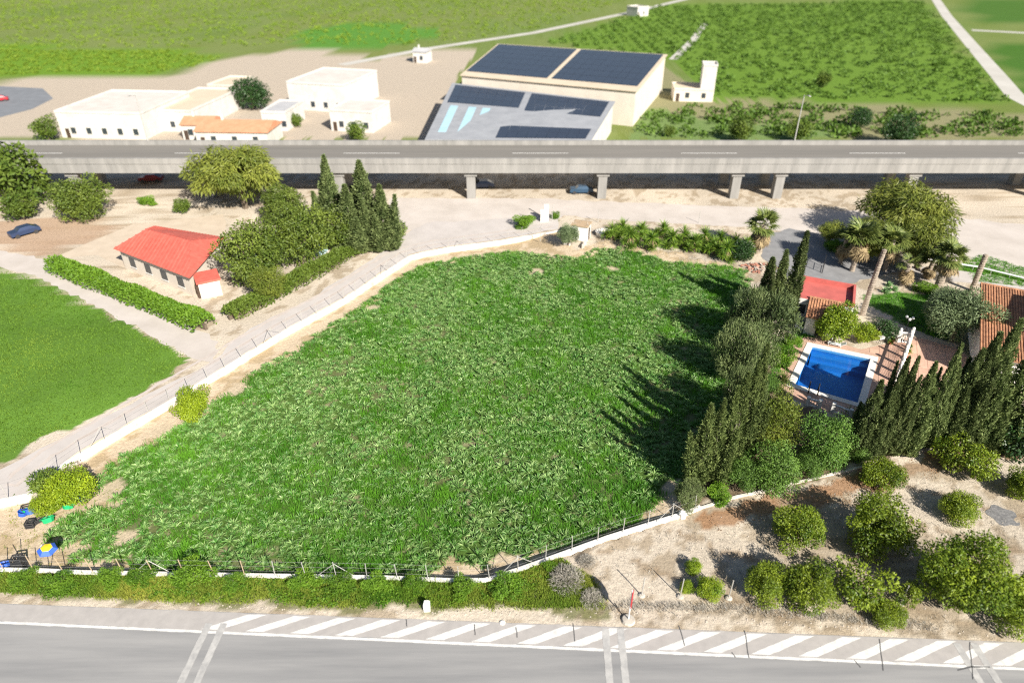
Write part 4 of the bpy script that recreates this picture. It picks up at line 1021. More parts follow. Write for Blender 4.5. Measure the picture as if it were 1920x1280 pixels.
# barbecue, pots, chairs on the terrace
q = G(1648, 645)[:2]; t = thing('barbecue', 'grey box barbecue on thin legs by the dark pool shrub', 'barbecue', (*q, .04))
for a, b in ((-.25, -.18), (.25, -.18), (-.25, .18), (.25, .18)): MB().tube([(q[0]+a, q[1]+b, .03), (q[0]+a*.8, q[1]+b*.8, .75)], .02, 5).build('leg', M_dark, t)
MB().box((*q, .75), (.62, .45, .28), .2).build('body', nmat('grey_enamel', (.55, .53, .52), (.4, .38, .37), 5, .5), t)
MB().box((*q, 1.03), (.66, .49, .05), .2).build('lid', nmat('grey_enamel', (.55, .53, .52)), t)
M_clay = nmat('clay', (.42, .12, .07), (.34, .09, .05), 5, .7); M_terra = nmat('terracotta_pot', (.50, .26, .15), (.40, .2, .11), 5, .8); M_black = nmat('black_plastic', (.03, .03, .035), (.05, .05, .05), 4, .5)
def pot(u, v, r, h, mat, lb, plant=None):
    q = G(u, v)[:2]; t = thing('flower_pot', lb, 'pot', (*q, .04))
    MB().lathe((*q, .04), [(r*.65, 0), (r, h*.88), (r*1.12, h*.88), (r*1.12, h), (r*.92, h), (r*.85, h*.8)], 12).build('pot_body', mat, t)
    if plant:
        o = link('leaves', YU[0] if plant == 1 else AG[0], t); o.location = (0, 0, h*.8); o.scale = (r*2.2,)*3
pot(1701, 676, .26, .40, M_clay, 'red clay pot right of the long balustrade')
pot(1705, 653, .22, .34, M_black, 'black pot right of the upper balustrade pillar', 1)
pot(1703, 663, .24, .30, M_terra, 'terracotta pot between the black and red pots', 1)
pot(1672, 642, .26, .46, M_terra, 'pale clay pot at the foot of the dark pool shrub', 1)
pot(1681, 730, .24, .4, M_black, 'black planter at the near end of the long balustrade', 1)
pot(1668, 645, .2, .3, M_clay, 'small red pot beside the pale clay pot', 1)
M_plastic = nmat('white_plastic', (.78, .79, .80), (.70, .71, .72), 4, .4)
def chair(u, v, rz, lb, group=None):
    q = G(u, v)[:2]; t = thing('garden_chair', lb, 'chair', (*q, .03), rz, group)
    for a in (-.22, .22):
        for b in (-.22, .22): MB().tube([(a*1.1, b*1.1, 0), (a, b, .42)], .025, 5).build('leg', M_plastic, t, local=True)
    MB().box((0, 0, .42), (.5, .5, .04)).build('seat', M_plastic, t, local=True)
    for k in range(5): MB().bar((-.2+.1*k, .24, .46), (-.2+.1*k, .33, .95), .05, .02).build('slat', M_plastic, t, local=True)
    MB().bar((-.26, .33, .95), (.26, .33, .95), .05).build('top_rail', M_plastic, t, local=True)
    for a in (-.26, .26): MB().bar((a, -.2, .64), (a, .27, .64), .05, .03).build('armrest', M_plastic, t, local=True)
chair(1494, 618, 1.0, 'white plastic garden chair left of the hut wall')
chair(1500, 622, 2.2, 'white plastic garden chair nearest the hut corner')
chair(1815, 712, 2.6, 'white garden chair between the last cypresses of the row')
q = G(1567, 648)[:2]; t = thing('sun_lounger', 'low pale lounger under the lemon tree at the pool edge', 'lounger', (*q, .03))
MB().bar((*(q-PU*.9), .28), (*(q+PU*.5), .28), .6, .06).build('bed', M_plastic, t)
MB().bar((*(q+PU*.5), .28), (*(q+PU*1.0), .6), .6, .05).build('backrest', M_plastic, t)
for a in (-.8, .5): MB().bar((*(q+PU*a-PV*.25), .02), (*(q+PU*a-PV*.25), .27), .05).build('leg', M_plastic, t); MB().bar((*(q+PU*a+PV*.25), .02), (*(q+PU*a+PV*.25), .27), .05).build('leg', M_plastic, t)

# ------------------------------------------------------------------ houses of the plot
M_redpaint = nmat('red_roof_paint', (.54, .13, .11), (.40, .10, .085), .7, .7, .1)
M_wall = nmat('white_render', (.78, .77, .74), (.66, .64, .60), 1.0, .85, .1)
M_tile = nmat('clay_tile', (.48, .245, .13), (.25, .115, .065), 2.2, .85, .3, rand=.2)
M_glass = nmat('window_glass', (.03, .04, .05), (.05, .06, .07), 1, .12)
M_wood = nmat('dark_wood', (.07, .045, .03), (.05, .03, .02), 5, .7)
def solid(quad, zt, zb=-.1): return [(p[0], p[1], zb) for p in quad], [(p[0], p[1], z) for p, z in zip(quad, zt if not np.isscalar(zt) else [zt]*len(quad))]
zr = 3.0
rb = [G(1488, 556, zr)[:2], G(1601, 577, zr)[:2], G(1598, 541, zr)[:2], G(1492, 525, zr)[:2]]
rd = rb[1]-rb[0]; ru = unit(rd); rvv = np.array([-ru[1], ru[0]]); dpt = (rb[2]-rb[1]) @ rvv; rb = [rb[0], rb[1], rb[1]+rvv*dpt, rb[0]+rvv*dpt]
t = thing('red_roof_house', 'low white house with a flat red painted roof behind the pencil cypress', 'house', (*rb[0], 0))
MB().quadbox(*solid(rb, zr)).build('wall', M_wall, t)
inn = grow(rb, -.02)
rf_ = MB().quadbox([(*p, zr+.004) for p in inn], [(*p, zr+.06) for p in inn]).build('roof', M_redpaint, t)
for a, b in ((1, 2), (2, 3)):
    p, q = np.array(rb[a]), np.array(rb[b]); d = unit(q-p); n = np.array([-d[1], d[0]])
    MB().prism([p, q, q+n*.28, p+n*.28] if a == 1 else [p+d*.30, q, q+n*.28, p+d*.30+n*.28], zr+.064, zr+.62).build('parapet', M_redpaint, rf_)
for s in (.12, .3):
    c = rb[0]+rd*s; w = MB().prism([c-rvv*.02, c+ru*.8-rvv*.02, c+ru*.8+rvv*.05, c+rvv*.05], 1.0, 2.2).build('window', M_glass, t)
    MB().prism([c-ru*.06-rvv*.06, c+ru*.86-rvv*.06, c+ru*.86-rvv*.022, c-ru*.06-rvv*.022], .92, .99).build('sill', M_wall, w)
# tiled hut
h0 = G(1505, 625)[:2]; hw, hd = 3.6, 3.4
hp = [h0, h0+PU*hw, h0+PU*hw+PV*hd, h0+PV*hd]
t = thing('tiled_hut', 'small white hut with a clay tile roof and open dark doorway by the pool', 'hut', (*h0, 0))
def wallbox(a, b, th, z0, z1a, z1b, inward):
    a = np.array(a); b = np.array(b); n = inward*th
    return MB().quadbox([(*a, z0), (*b, z0), (*(b+n), z0), (*(a+n), z0)], [(*a, z1a), (*b, z1b), (*(b+n), z1b), (*(a+n), z1a)])
dw0, dw1 = 1.25, 2.15
wallbox(h0, h0+PU*dw0, .2, -.05, 2.35, 2.35, PV).build('wall', M_wall, t)
wallbox(h0+PU*dw1, h0+PU*hw, .2, -.05, 2.35, 2.35, PV).build('wall', M_wall, t)
wallbox(h0+PU*dw0, h0+PU*dw1, .2, 2.12, 2.35, 2.35, PV).build('lintel', M_wall, t)
wallbox(h0+PV*.2, h0+PV*hd, .2, -.05, 2.4, 3.1, PU).build('wall', M_wall, t)
wallbox(h0+PU*hw+PV*.2, h0+PU*hw+PV*hd, .2, -.05, 2.4, 3.1, -PU).build('wall', M_wall, t)
wallbox(h0+PV*hd+PU*.2, h0+PV*hd+PU*(hw-.2), .2, -.05, 3.1, 3.1, -PV).build('wall', M_wall, t)
dr = MB().prism([h0+PU*dw0+PV*.22, h0+PU*(dw0+.05)+PV*.22, h0+PU*(dw0+.05)+PV*1.0, h0+PU*dw0+PV*1.0][::-1], 0, 2.1).build('door', M_wood, t)
def tiled_roof(t, o, u, w, W, D, z_lo, z_hi, ncol, ridge=True, deep=0):
    """barrel-tile slope: o = low corner, u along the eave, w up the slope (plan), built column by column"""
    rf = MB().quadbox([(*(o), z_lo-.10), (*(o+u*W), z_lo-.10), (*(o+u*W+w*D), z_hi-.10), (*(o+w*D), z_hi-.10)],
                      [(*(o), z_lo), (*(o+u*W), z_lo), (*(o+u*W+w*D), z_hi), (*(o+w*D), z_hi)]).build('roof', M_tile, t)
    cw = W/ncol; nr = max(5, int(D/.42)); r = random.Random(ncol)
    for k in range(ncol):
        mb = MB(); c0 = cw*k
        for j in range(nr):
            a0, a1 = j/nr, (j+1)/nr+.02
            for e0_, e1_, hgt in ((.04, .56, .075), (.56, .98, .03)):
                jit = r.uniform(-.02, .02)
                xs = [c0+cw*(e0_+(e1_-e0_)*s) for s in (0, .25, .75, 1)]; hs = [0, hgt, hgt, 0]
                if hgt < .05: hs = [.02, .0, .0, .02]
                V = []
                for a, lift in ((a0, .035), (min(a1, 1), .0)):
                    z = z_lo+(z_hi-z_lo)*a+.012
                    for x, hh in zip(xs, hs): p = o+u*x+w*(D*a+jit); V.append((p[0], p[1], z+hh+lift))
                mb.add(V, [(0, 1, 5, 4), (1, 2, 6, 5), (2, 3, 7, 6), (0, 3, 2, 1)])
        mb.build('tile_course', M_tile, rf)
    if ridge:
        n = int(W/.42); me = None
        for k in range(n):
            p = o+u*(W*(k+.5)/n)+w*D
            V = []
            for s in (-.5, .5):
                for q in range(5):
                    a = math.pi*q/4; pp = p+u*(s*W/n*.98)+w*(.16*math.cos(a)); V.append((pp[0], pp[1], z_hi+.02+.13*math.sin(a)+(.02 if s < 0 else 0)))
            MB().add(V, [(q, q+1, q+6, q+5) for q in range(4)]).build('ridge_tile', M_tile, rf)
    return rf
tiled_roof(t, h0-PU*.18-PV*.25, PU, PV, hw+.36, hd+.4, 2.40, 3.18, 13)
# large tiled house at the right edge
zl, zh = 3.3, 5.6
tl = G(1838, 531, zh)[:2]; bl = G(1837, 662, zl)[:2]; hv = unit(tl-bl); hu = np.array([hv[1], -hv[0]]); D = np.linalg.norm(tl-bl)
t = thing('tiled_house', 'house with a large clay tile roof cut by the right edge', 'house', (*bl, 0))
o = bl-hv*.2
W = 9.5
q = [bl+hu*.35+hv*.3, bl+hu*(W-.3)+hv*.3, bl+hu*(W-.3)+hv*(D-.1), bl+hu*.35+hv*(D-.1)]
MB().quadbox(*solid(q, [zl-.13, zl-.13, zh-.16, zh-.16])).build('wall', M_wall, t)
tiled_roof(t, o, hu, hv, W, D+.2, zl, zh, 36)
q = [bl+hu*8.4+hv*2.5, bl+hu*16+hv*2.5, bl+hu*16+hv*9.0, bl+hu*8.4+hv*9.0]
MB().prism(q, -.1, 9.3).build('upper_storey', M_wall, t)
MB().prism(grow(q, .12), 9.3, 9.5).build('cornice', M_wall, t)
w = MB().prism([q[0]-hv*.03+hu*1.0, q[0]-hv*.03+hu*2.2, q[0]+hv*.05+hu*2.2, q[0]+hv*.05+hu*1.0], 5.2, 6.8).build('window', M_glass, t)
MB().prism([q[0]-hv*.08+hu*.9, q[0]-hv*.08+hu*2.3, q[0]-hv*.032+hu*2.3, q[0]-hv*.032+hu*.9], 5.05, 5.18).build('sill', M_wall, w)
# white pump hut at the head of the field
q0 = G(1100, 453)[:2]; pu = unit(G(1112, 436)[:2]-q0); pv = np.array([-pu[1], pu[0]])
q = [q0, q0+pu*2.1, q0+pu*2.1+pv*2.5, q0+pv*2.5]
t = thing('pump_hut', 'small white hut with a dry straw flat roof at the head of the crop field', 'hut', (*q0, 0))
MB().prism(q, -.1, 2.3).build('wall', M_wall, t)
M_straw = nmat('dry_roof_earth', (.46, .34, .22), (.36, .26, .16), 3, .95, .4)
MB().prism(grow(q, .14), 2.3, 2.45).build('roof', M_straw, t)
MB().prism([q0+pu*.7-pv*.04, q0+pu*1.5-pv*.04, q0+pu*1.5+pv*.03, q0+pu*.7+pv*.03], .02, 1.9).build('door', M_wood, t)
c = q0+pv*1.2+pu*1.0
x, y, r = scatter([tuple(p) for p in grow(q, .1)], 60, 12)
V, F, T = strips(np.stack([x, y, np.full(len(x), 2.44)], 1), r.random(len(x))*6.28, r.uniform(.2, .6, len(x)), np.radians(r.uniform(40, 85, len(x))), .5, .05, [1, .8, .05], 0, r.random(len(x)))
link('roof_weeds', npmesh('roof_weeds', V-np.array([*q0, 0]), F, LM['dry'], T), t)
q = G(1092, 466)[:2]; t = thing('low_wall', 'broken low brick and render wall in front of the white pump hut', 'wall', (*q, 0))
MB().bar((*(q-pu*.1), .3), (*(q+pu*1.9), .3), .2, .7).build('wall_body', M_wallL, t)
q = G(1063, 459)[:2]; MB().bar((*(q-PU*.5), .25), (*(q+PU*.5), .25), .3, .5).build('block', M_white, thing('concrete_block', 'white concrete block at the foot of the grey green bush', 'block', (*q, 0)))
# gate pillars
for u, v, h, w, lb in ((1017, 415, 1.9, .5, 'square white gate pillar on the pale ground beyond the wall corner'), (1024, 413, 2.6, .55, 'taller white gate pillar beside the small green bush')):
    q = G(u, v)[:2]; t = thing('gate_pillar', lb, 'pillar', (*q, 0)); MB().box((*q, -.05), (w*1.3, w, h)).build('shaft', M_wall, t); MB().box((*q, h-.05), (w*1.45, w*1.15, .1)).build('cap', M_wall, t)
q = G(1014, 414)[:2]; MB().tube([(*(q+np.array([-2.0, .6])), 1.9), (*(q), .9), (*(q+np.array([.6, 0])), .9)], .07, 6).build('bar', M_dark, thing('gate_arm', 'dark slanting gate arm beside the white gate pillars', 'gate', (*q, 0)))
# trough, rubbish
q = G(1131, 440)[:2]; t = thing('water_trough', 'white rounded water trough in front of the yucca hedge', 'trough', (*q, 0))
MB().lathe((*q, 0), [(1.1, 0), (1.25, .55), (1.28, .6), (1.12, .6), (1.05, .25)], 18).build('basin', M_white, t)
rr = random.Random(12)
M_brick = nmat('broken_brick', (.46, .22, .16), (.36, .16, .11), 4, .9, rand=.25); M_plank = nmat('old_board', (.50, .44, .38), (.38, .33, .28), 3, .85, rand=.3)
q = G(1425, 503)[:2]; t = thing('rubble_heap', 'heap of broken bricks, boards and rubble at the end of the yucca hedge', 'rubble', (*q, 0))
for k in range(46):
    a, d = rr.uniform(0, 6.28), rr.uniform(0, 1)**.6*2.0; p = q+np.array([d*math.cos(a)*1.3, d*math.sin(a)*.8]); z = max(0, .5-.25*d)*rr.random()
    if k % 3: MB().box((*p, z), (rr.uniform(.25, .5), rr.uniform(.2, .3), rr.uniform(.12, .25)), a).build('brick', M_brick, t)
    else:
        e = np.array([math.cos(a*2), math.sin(a*2)])*rr.uniform(.4, .9); MB().bar((*(p-e), z+.1), (*(p+e), z+.1+rr.uniform(-.08, .25)), .16, .04).build('board', M_plank, t)
# iron gate and pipe rail by the drive
q = G(1541, 512)[:2]; t = thing('iron_gate', 'dark open iron gate at the shaded driveway', 'gate', (*q, 0))
gd = unit(G(1545, 495)[:2]-q)
for s in (0, 2.4): MB().tube([(*(q+gd*s), 0), (*(q+gd*s), 1.9)], .06, 6).build('post', M_dark, t)
for h in (.2, 1.0, 1.8): MB().bar((*q, h), (*(q+gd*2.4), h), .05).build('rail', M_dark, t)
for k in range(1, 10): MB().bar((*(q+gd*.24*k), .2), (*(q+gd*.24*k), 1.8), .025).build('rod', M_dark, t)
gl_ = Gp([(1688, 482), (1755, 496), (1830, 507), (1912, 527), (1990, 548)])
t = thing('pipe_rail', 'double white pipe rail along the grass strip behind the pale track', 'railing', (*gl_[1], 0))
for h, off_ in ((.55, 0), (.55, .28)):
    MB().tube([(x, y+off_, h) for x, y in gl_], .07, 6).build('pipe', M_plastic, t)
for p, d in along(gl_, 2.2, .4): MB().tube([(*p, 0), (p[0], p[1], .5)], .04, 5).build('post', M_post, t)

# ------------------------------------------------------------------ things on the near sandy corner and the verge
M_blue = nmat('blue_plastic', (.03, .12, .52), (.025, .09, .42), 3, .4); M_green = nmat('green_plastic', (.02, .42, .15), (.015, .34, .12), 3, .4); M_yel = nmat('yellow_canvas', (.80, .62, .02), (.72, .55, .02), 3, .6)
M_bcan = nmat('blue_canvas', (.035, .12, .55), (.03, .10, .47), 3, .6)
def zf(q): return float(ground_z([q[0]], [q[1]])[0])
q = G(88, 1064, .1)[:2]; top = np.array([*G(87, 1026, 1.9)[:2], 1.9]); z0 = zf(q)
t = thing('parasol', 'blue hexagonal parasol with a yellow centre on a dark pole by the low wall', 'umbrella', (*q, z0))
base = np.array([*q, z0]); ax = unit(top-base+np.array([.0, -.55, 0])); 
MB().tube([base, top], .028, 7).build('pole', M_dark, t)
a1 = unit(np.cross(ax, (0, 1, 0))); a2 = np.cross(ax, a1); R6 = .70
ring = lambda r, z: [top+ax*z+r*(math.cos(k*math.pi/3+.3)*a1+math.sin(k*math.pi/3+.3)*a2) for k in range(6)]
o_, i_, up_ = ring(R6, -.26), ring(.40, .0), top+ax*.12
oo, ii_ = ring(R6, -.285), ring(.40, -.03)
for k in range(6):
    j = (k+1) % 6
    MB().quadbox([oo[k], oo[j], ii_[j], ii_[k]], [o_[k], o_[j], i_[j], i_[k]]).build('canopy_panel', M_bcan, t)
MB().add(i_+[up_]+ii_, [(k, (k+1) % 6, 6) for k in range(6)]+[tuple(range(12, 6, -1))]).build('canopy_centre', M_yel, t)
lbm = ring(.58, -.118); p0, p1 = lbm[5]*.7+lbm[0]*.3, lbm[5]*.35+lbm[0]*.65
p0 = p0+ax*.03; p1 = p1+ax*.03
MB().bar(p0, p1, .06, .012).build('white_patch', M_plastic, t)
for k in range(6): MB().tube([top+ax*-.02, ring(R6*.96, -.29)[k]], .008, 4).build('rib', M_dark, t)
q2 = G(86, 1063, .1)[:2]; MB().lathe((q2[0]-.1, q2[1]-.25, z0), [(.22, 0), (.22, .25), (.06, .32), (.05, .4)], 10).build('parasol_base', M_plastic, t)
def tub(u, v, r, h, mat, lb, tilt=0.0, az=0.0, n=12, bar=False):
    q = G(u, v)[:2]; z = zf(q); t = thing('tub', lb, 'tub', (*q, z), az)
    o = MB().lathe((0, 0, 0), [(r*.02, .03), (r*.78, .03), (r*.96, h-.02), (r*1.06, h-.02), (r*1.06, h), (r*1.0, h+.01), (r*.82, -.0), (r*.02, 0)], n, False).build('tub_body', mat, t, local=True)
    o.rotation_euler = (tilt, 0, 0); o.location = (0, 0, .04+r*.8*math.sin(abs(tilt)))
    for s in (-1, 1): MB().tube([(s*r*1.04, -.1, h*.8), (s*r*1.2, 0, h*.86), (s*r*1.04, .1, h*.8)], .022, 5).build('handle', mat, o, local=True)
    if bar:
        MB().bar((0, -.9*r, h+.03), (0, .0, h+.03), .07, .03).build('strap', M_dark, o, local=True)
def crate(u, v, w, d, h, mat, lb, rz=0.0, group=None, stack=0):
    q = G(u, v)[:2]; z = zf(q); t = thing('crate', lb, 'crate', (*q, z+stack), rz, group)
    MB().box((0, 0, .02), (w, d, .03)).build('bottom', mat, t, local=True)
    for k in range(3):
        zz = .06+k*(h-.1)/2
        for s in (-1, 1):
            MB().bar((-w/2, s*d/2, zz), (w/2, s*d/2, zz), .03, h*.2).build('slat', mat, t, local=True)
            MB().bar((s*w/2, -d/2+.02, zz+.004), (s*w/2, d/2-.02, zz+.004), .03, h*.2).build('slat', mat, t, local=True)
    for a in (-1, 1):
        for b in (-1, 1): MB().box((a*w/2, b*d/2, .0), (.06, .06, h)).build('corner_post', mat, t, local=True)
tub(55, 956, .42, .5, M_blue, 'larger blue tub between the black crates and the citrus tree', -.5, .3)
tub(38, 958, .36, .4, M_blue, 'blue tub half in shade left of the larger blue tub', -.4, -.8)
tub(88, 972, .48, .42, M_green, 'green octagonal tub with a dark strap in front of the smaller citrus tree', -.5, .5, 8, True)
tub(125, 946, .48, .42, M_green, 'green tub with a dark strap tucked under the larger citrus tree', -.5, -.1, 8, True)
tub(149, 930, .34, .42, M_blue, 'blue tub at the right foot of the larger citrus tree', -.45, -.5)
tub(4, 1062, .48, .55, M_blue, 'blue tub at the left edge of the view behind the low wall', -.5, .2)
tub(46, 952, .3, .3, M_green, 'small green tub wedged among the blue tubs', -.3, .2)
crate(47, 947, .75, .6, .5, M_black, 'black crate in the shade of the smaller citrus tree', .4)
crate(54, 976, .6, .55, .55, M_black, 'black slatted crate standing in front of the blue tubs', .2)
crate(69, 967, .7, .5, .4, M_black, 'black crate in the shade between the blue tubs and the green tub', .9)
crate(35, 1054, .7, .6, .6, M_black, 'lower crate of the black stack by the leaning rusty post', .1, 'black crates stacked by the low wall')
crate(35, 1054, .68, .58, .6, M_black, 'upper crate of the black stack by the leaning rusty post', .2, 'black crates stacked by the low wall', .6)
q = G(35, 1040)[:2]; MB().tube([(*q, zf(q)), (q[0], q[1], 1.2)], .03, 6).build('stake', M_dark, thing('stake', 'dark upright stake behind the stacked black crates', 'stake', (*q, zf(q))))
M_foot = nmat('weathered_concrete', (.50, .46, .40), (.38, .34, .29), 3, .9, .2)
# kilometre stone
q = G(801, 1143)[:2]; t = thing('milestone', 'white square milestone on the grassy verge beside the road', 'milestone', (*q, 0))
MB().box((*q, -.05), (.46, .34, .8), .05).build('shaft', M_wall, t)
P = [(-.23, -.17), (.23, -.17), (.23, .17), (-.23, .17)]
MB().quadbox([(q[0]+a, q[1]+b, .753) for a, b in P], [(q[0]+a*.7, q[1]+b*.5+.03, .93) for a, b in P]).build('cap', M_wall, t)
# red sign seen edge on
q = G(1178, 1163)[:2]; t = thing('road_sign', 'red painted road sign seen edge on, on a white pole with a concrete foot', 'sign', (*q, 0))
MB().lathe((*q, -.05), [(.46, 0), (.50, .10), (.42, .24), (.10, .28)], 14).build('concrete_foot', M_foot, t)
MB().tube([(*q, .2), (*q, 3.25)], .045, 8).build('pole', M_plastic, t)
M_sign = nmat('sign_red', (.50, .025, .03), (.42, .02, .025), 3, .5)
sdv = unit(np.array([.30, 1.0])); c3 = np.array([*q, 2.35])+np.array([.06, -.02, 0])
V = []
for s in (-.03, .03):
    n3 = np.array([sdv[1], -sdv[0], 0])*s
    V += [c3+n3+np.array([*(sdv*.58*math.cos(a)), .78*math.sin(a)]) for a in np.linspace(0, 2*math.pi, 13)[:-1]]
MB().add(V, [tuple(range(12))[::-1], tuple(range(12, 24))]+[(i, (i+1) % 12, 12+(i+1) % 12, 12+i) for i in range(12)]).build('sign_plate', M_sign, t)
# metal stakes with concrete feet in the orchard
for u, v, lb in ((1203, 1116, 'metal stake with a concrete foot nearest the red sign'), (1275, 1118, 'metal stake with a concrete foot beside the bright sapling'), (1366, 1121, 'metal stake with a concrete foot at the left of the citrus row'), (1609, 1128, 'metal stake inside the sparse yellowing orange tree'), (1688, 1131, 'metal stake right of the sparse yellowing orange tree')):
    q = G(u, v)[:2]; t = thing('metal_stake', lb, 'stake', (*q, 0), 0, 'stakes with concrete feet along the orchard edge')
    MB().tube([(*q, 0), (q[0]+.04, q[1], 1.95)], .04, 7).build('stake', M_post, t)
    MB().lathe((*q, -.05), [(.26, 0), (.28, .10), (.16, .19)], 9).build('concrete_foot', M_foot, t)
q = G(1279, 969)[:2]; MB().lathe((*q, 0), [(.3, 0), (.34, .5), (.2, .62)], 9).build('block', M_white, thing('concrete_block', 'white concrete lump at the right end of the low white wall', 'block', (*q, 0)))
q = G(942, 1167)[:2]; MB().lathe((*q, 0), [(.2, 0), (.22, .05), (.12, .1)], 8).build('stone', M_white, thing('stone', 'pale stone lying on the hatched shoulder by the verge', 'stone', (*q, .01)))
# thin posts beside the pale track beyond the hut
for u, v, h, lb in ((1121, 417, 2.2, 'thin dark post right of the white pump hut roof'), (1310, 418, 2.0, 'thin dark post behind the middle of the yucca hedge'), (1035, 415, 2.6, 'pale wooden post between the gate pillar and the small bush'), (1013, 452, 2.4, 'thin pole standing on the wall end near the pump hut')):
    q = G(u, v)[:2]; MB().tube([(*q, 0), (*q, h)], .05, 6).build('shaft', M_post, thing('post', lb, 'post', (*q, 0)))
# stones strewn over orchard and field head
x, y, r = scatter(Gp([(1060, 1055), (1320, 975), (1600, 900), (1920, 830), (1920, 1160), (1450, 1140), (1160, 1130)]), 600, 31)
x2, y2, r = scatter(Gp([(300, 1136), (640, 1146), (1200, 1160), (1900, 1196), (1900, 1186), (1200, 1148), (640, 1136), (300, 1128)]), 1500, 32)
x, y = np.concatenate([x, x2]), np.concatenate([y, y2])
V, F = [], []
for k in range(len(x)):
    s = r.uniform(.04, .11); n = len(V); z = float(ground_z([x[k]], [y[k]])[0])
    for a in range(5): V.append((x[k]+s*math.cos(a*1.257+k)*r.uniform(.7, 1.2), y[k]+s*math.sin(a*1.257+k)*r.uniform(.7, 1.2), z-.02))
    V.append((x[k], y[k], z+s*.7)); F += [(n+a, n+(a+1) % 5, n+5) for a in range(5)]
me = bpy.data.meshes.new('stones'); me.from_pydata(V, [], F); me.materials.append(nmat('stone', (.45, .40, .34), (.33, .29, .25), 3, .9)); link('stones', me)['kind'] = 'stuff'

# ------------------------------------------------------------------ the viaduct
M_conc = nmat('concrete', (.30, .29, .275), (.20, .195, .185), .7, .9, .1, stretch=(1, 1, .15)); M_vroad = nmat('viaduct_asphalt', (.20, .185, .165), (.16, .15, .135), .5, .9, stretch=(.06, 1, 1))
yv0, yv1, zv = 115.2, 126.5, 7.0
t = thing('viaduct', 'long straight concrete road viaduct crossing behind the plot', 'bridge', (0, yv0, 0))
MB().prism([(-190, yv0), (230, yv0), (230, yv1), (-190, yv1)], zv-2.1, zv-.5).build('deck', M_conc, t)
MB().prism([(-190, yv0+.55), (230, yv0+.55), (230, yv1-.55), (-190, yv1-.55)], zv-.496, zv-.3).build('roadway', M_vroad, t)
for y0 in (yv0-.1, yv1-.5):
    MB().prism([(-190, y0), (230, y0), (230, y0+.6), (-190, y0+.6)], zv-.494, zv+.45).build('parapet', M_conc, t)
for k in range(14): MB().prism([(x_, yy) for x_, yy in ((-180+30*k, yv0+5.6), (-170+30*k, yv0+5.6), (-170+30*k, yv0+5.8), (-180+30*k, yv0+5.8))], zv-.298, zv-.29).build('lane_line', M_paint, t)
for u in (-120, 130, 380, 632, 882, 1132, 1386, 1468, 1720, 1975):
    x0 = (u-960)/FOC*(yv0*CP+38*SP)
    for yy in (yv0+1.6, yv1-2.6):
        MB().box((x0, yy, -.2), (1.5, 1.5, zv-2.7)).build('pillar', M_conc, t)
    MB().box((x0, (yv0+yv1)/2-.5, zv-2.9), (2.2, 9.0, .8)).build('pier_cap', M_conc, t)
for k, x0 in enumerate((-67, 52)):
    q = (x0, yv1-.2); p = thing('street_lamp', ('street lamp on the viaduct in front of the white workshop', 'street lamp on the viaduct in front of the green slope')[k], 'lamp', (*q, zv+.45), 0, 'street lamps on the viaduct')
    MB().tube([(*q, zv+.45), (*q, zv+8.5)], [.12, .07], 7).build('mast', M_post, p); MB().bar((*q, zv+8.4), (q[0], q[1]-2.0, zv+8.8), .09).build('arm', M_post, p); MB().box((q[0], q[1]-2.2, zv+8.72), (.3, .8, .14)).build('lamp_head', M_post, p)

# ------------------------------------------------------------------ buildings beyond the viaduct
M_roofw = nmat('white_roof', (.60, .56, .52), (.50, .46, .42), .4, .9); M_wallfar = nmat('far_render', (.62, .60, .57), (.50, .48, .45), .5, .9); M_cream = nmat('cream_render', (.66, .60, .52), (.58, .52, .45), .3, .9); M_panel = nmat('solar_panel', (.025, .03, .045), (.03, .036, .055), .3, .3, spec=.5); M_metal = nmat('pale_sheet', (.34, .35, .37), (.27, .28, .30), .4, .6)
M_sky = nmat('skylight', (.45, .66, .72), (.38, .58, .65), .3, .3); M_orange = nmat('orange_tiles', (.62, .29, .17), (.52, .22, .12), .8, .85); M_grey = nmat('grey_roof', (.45, .45, .46), (.36, .36, .37), .4, .8); M_beige = nmat('beige_roof', (.60, .50, .38), (.52, .43, .32), .3, .85)
def lerp4(Q, a, b):
    Q = [np.array(q) for q in Q]; return (Q[0]*(1-a)+Q[1]*a)*(1-b)+(Q[3]*(1-a)+Q[2]*a)*b
def slab(t, name, Q, a0, a1, b0, b1, lift, th, mat):
    c = [lerp4(Q, a, b) for a, b in ((a0, b0), (a1, b0), (a1, b1), (a0, b1))]
    return MB().quadbox([p+[0, 0, lift] for p in c], [p+[0, 0, lift+th] for p in c]).build(name, mat, t)
def hall(Q, lb, cat, roofmat, name='warehouse', wallmat=None):
    """hall under one sloping roof; Q = four top corners, near left first, anticlockwise"""
    Q = [np.array(q) for q in Q]; t = thing(name, lb, cat, (Q[0][0], Q[0][1], 0))
    MB().quadbox([(p[0], p[1], -.3) for p in Q], [p for p in Q]).build('wall', wallmat or M_wallfar, t)
    slab(t, 'roof', Q, -.01, 1.01, -.01, 1.01, .01, .15, roofmat); return t
Q1 = [G(800, 262, 5.5), G(1106, 264, 5.5), G(1150, 192, 6.6), G(850, 158, 6.6)]
for q in Q1: pass
t = hall(Q1, 'lower white hall with solar panels and pale skylights beyond the viaduct', 'warehouse', M_metal)
def arr(t, Q, a0, a1, b0, b1, na, nb):
    for i in range(na):
        for j in range(nb):
            slab(t, 'solar_panel', Q, a0+(a1-a0)*(i+.01)/na, a0+(a1-a0)*(i+.99)/na, b0+(b1-b0)*(j+.015)/nb, b0+(b1-b0)*(j+.985)/nb, .20, .06, M_panel)
arr(t, Q1, .02, .48, .60, .97, 8, 3); arr(t, Q1, .52, .98, .55, .97, 8, 3); arr(t, Q1, .42, .97, .02, .24, 9, 2)
for a in (.05, .17, .26): slab(t, 'skylight', Q1, a, a+.05, .1, .55, .17, .05, M_sky)
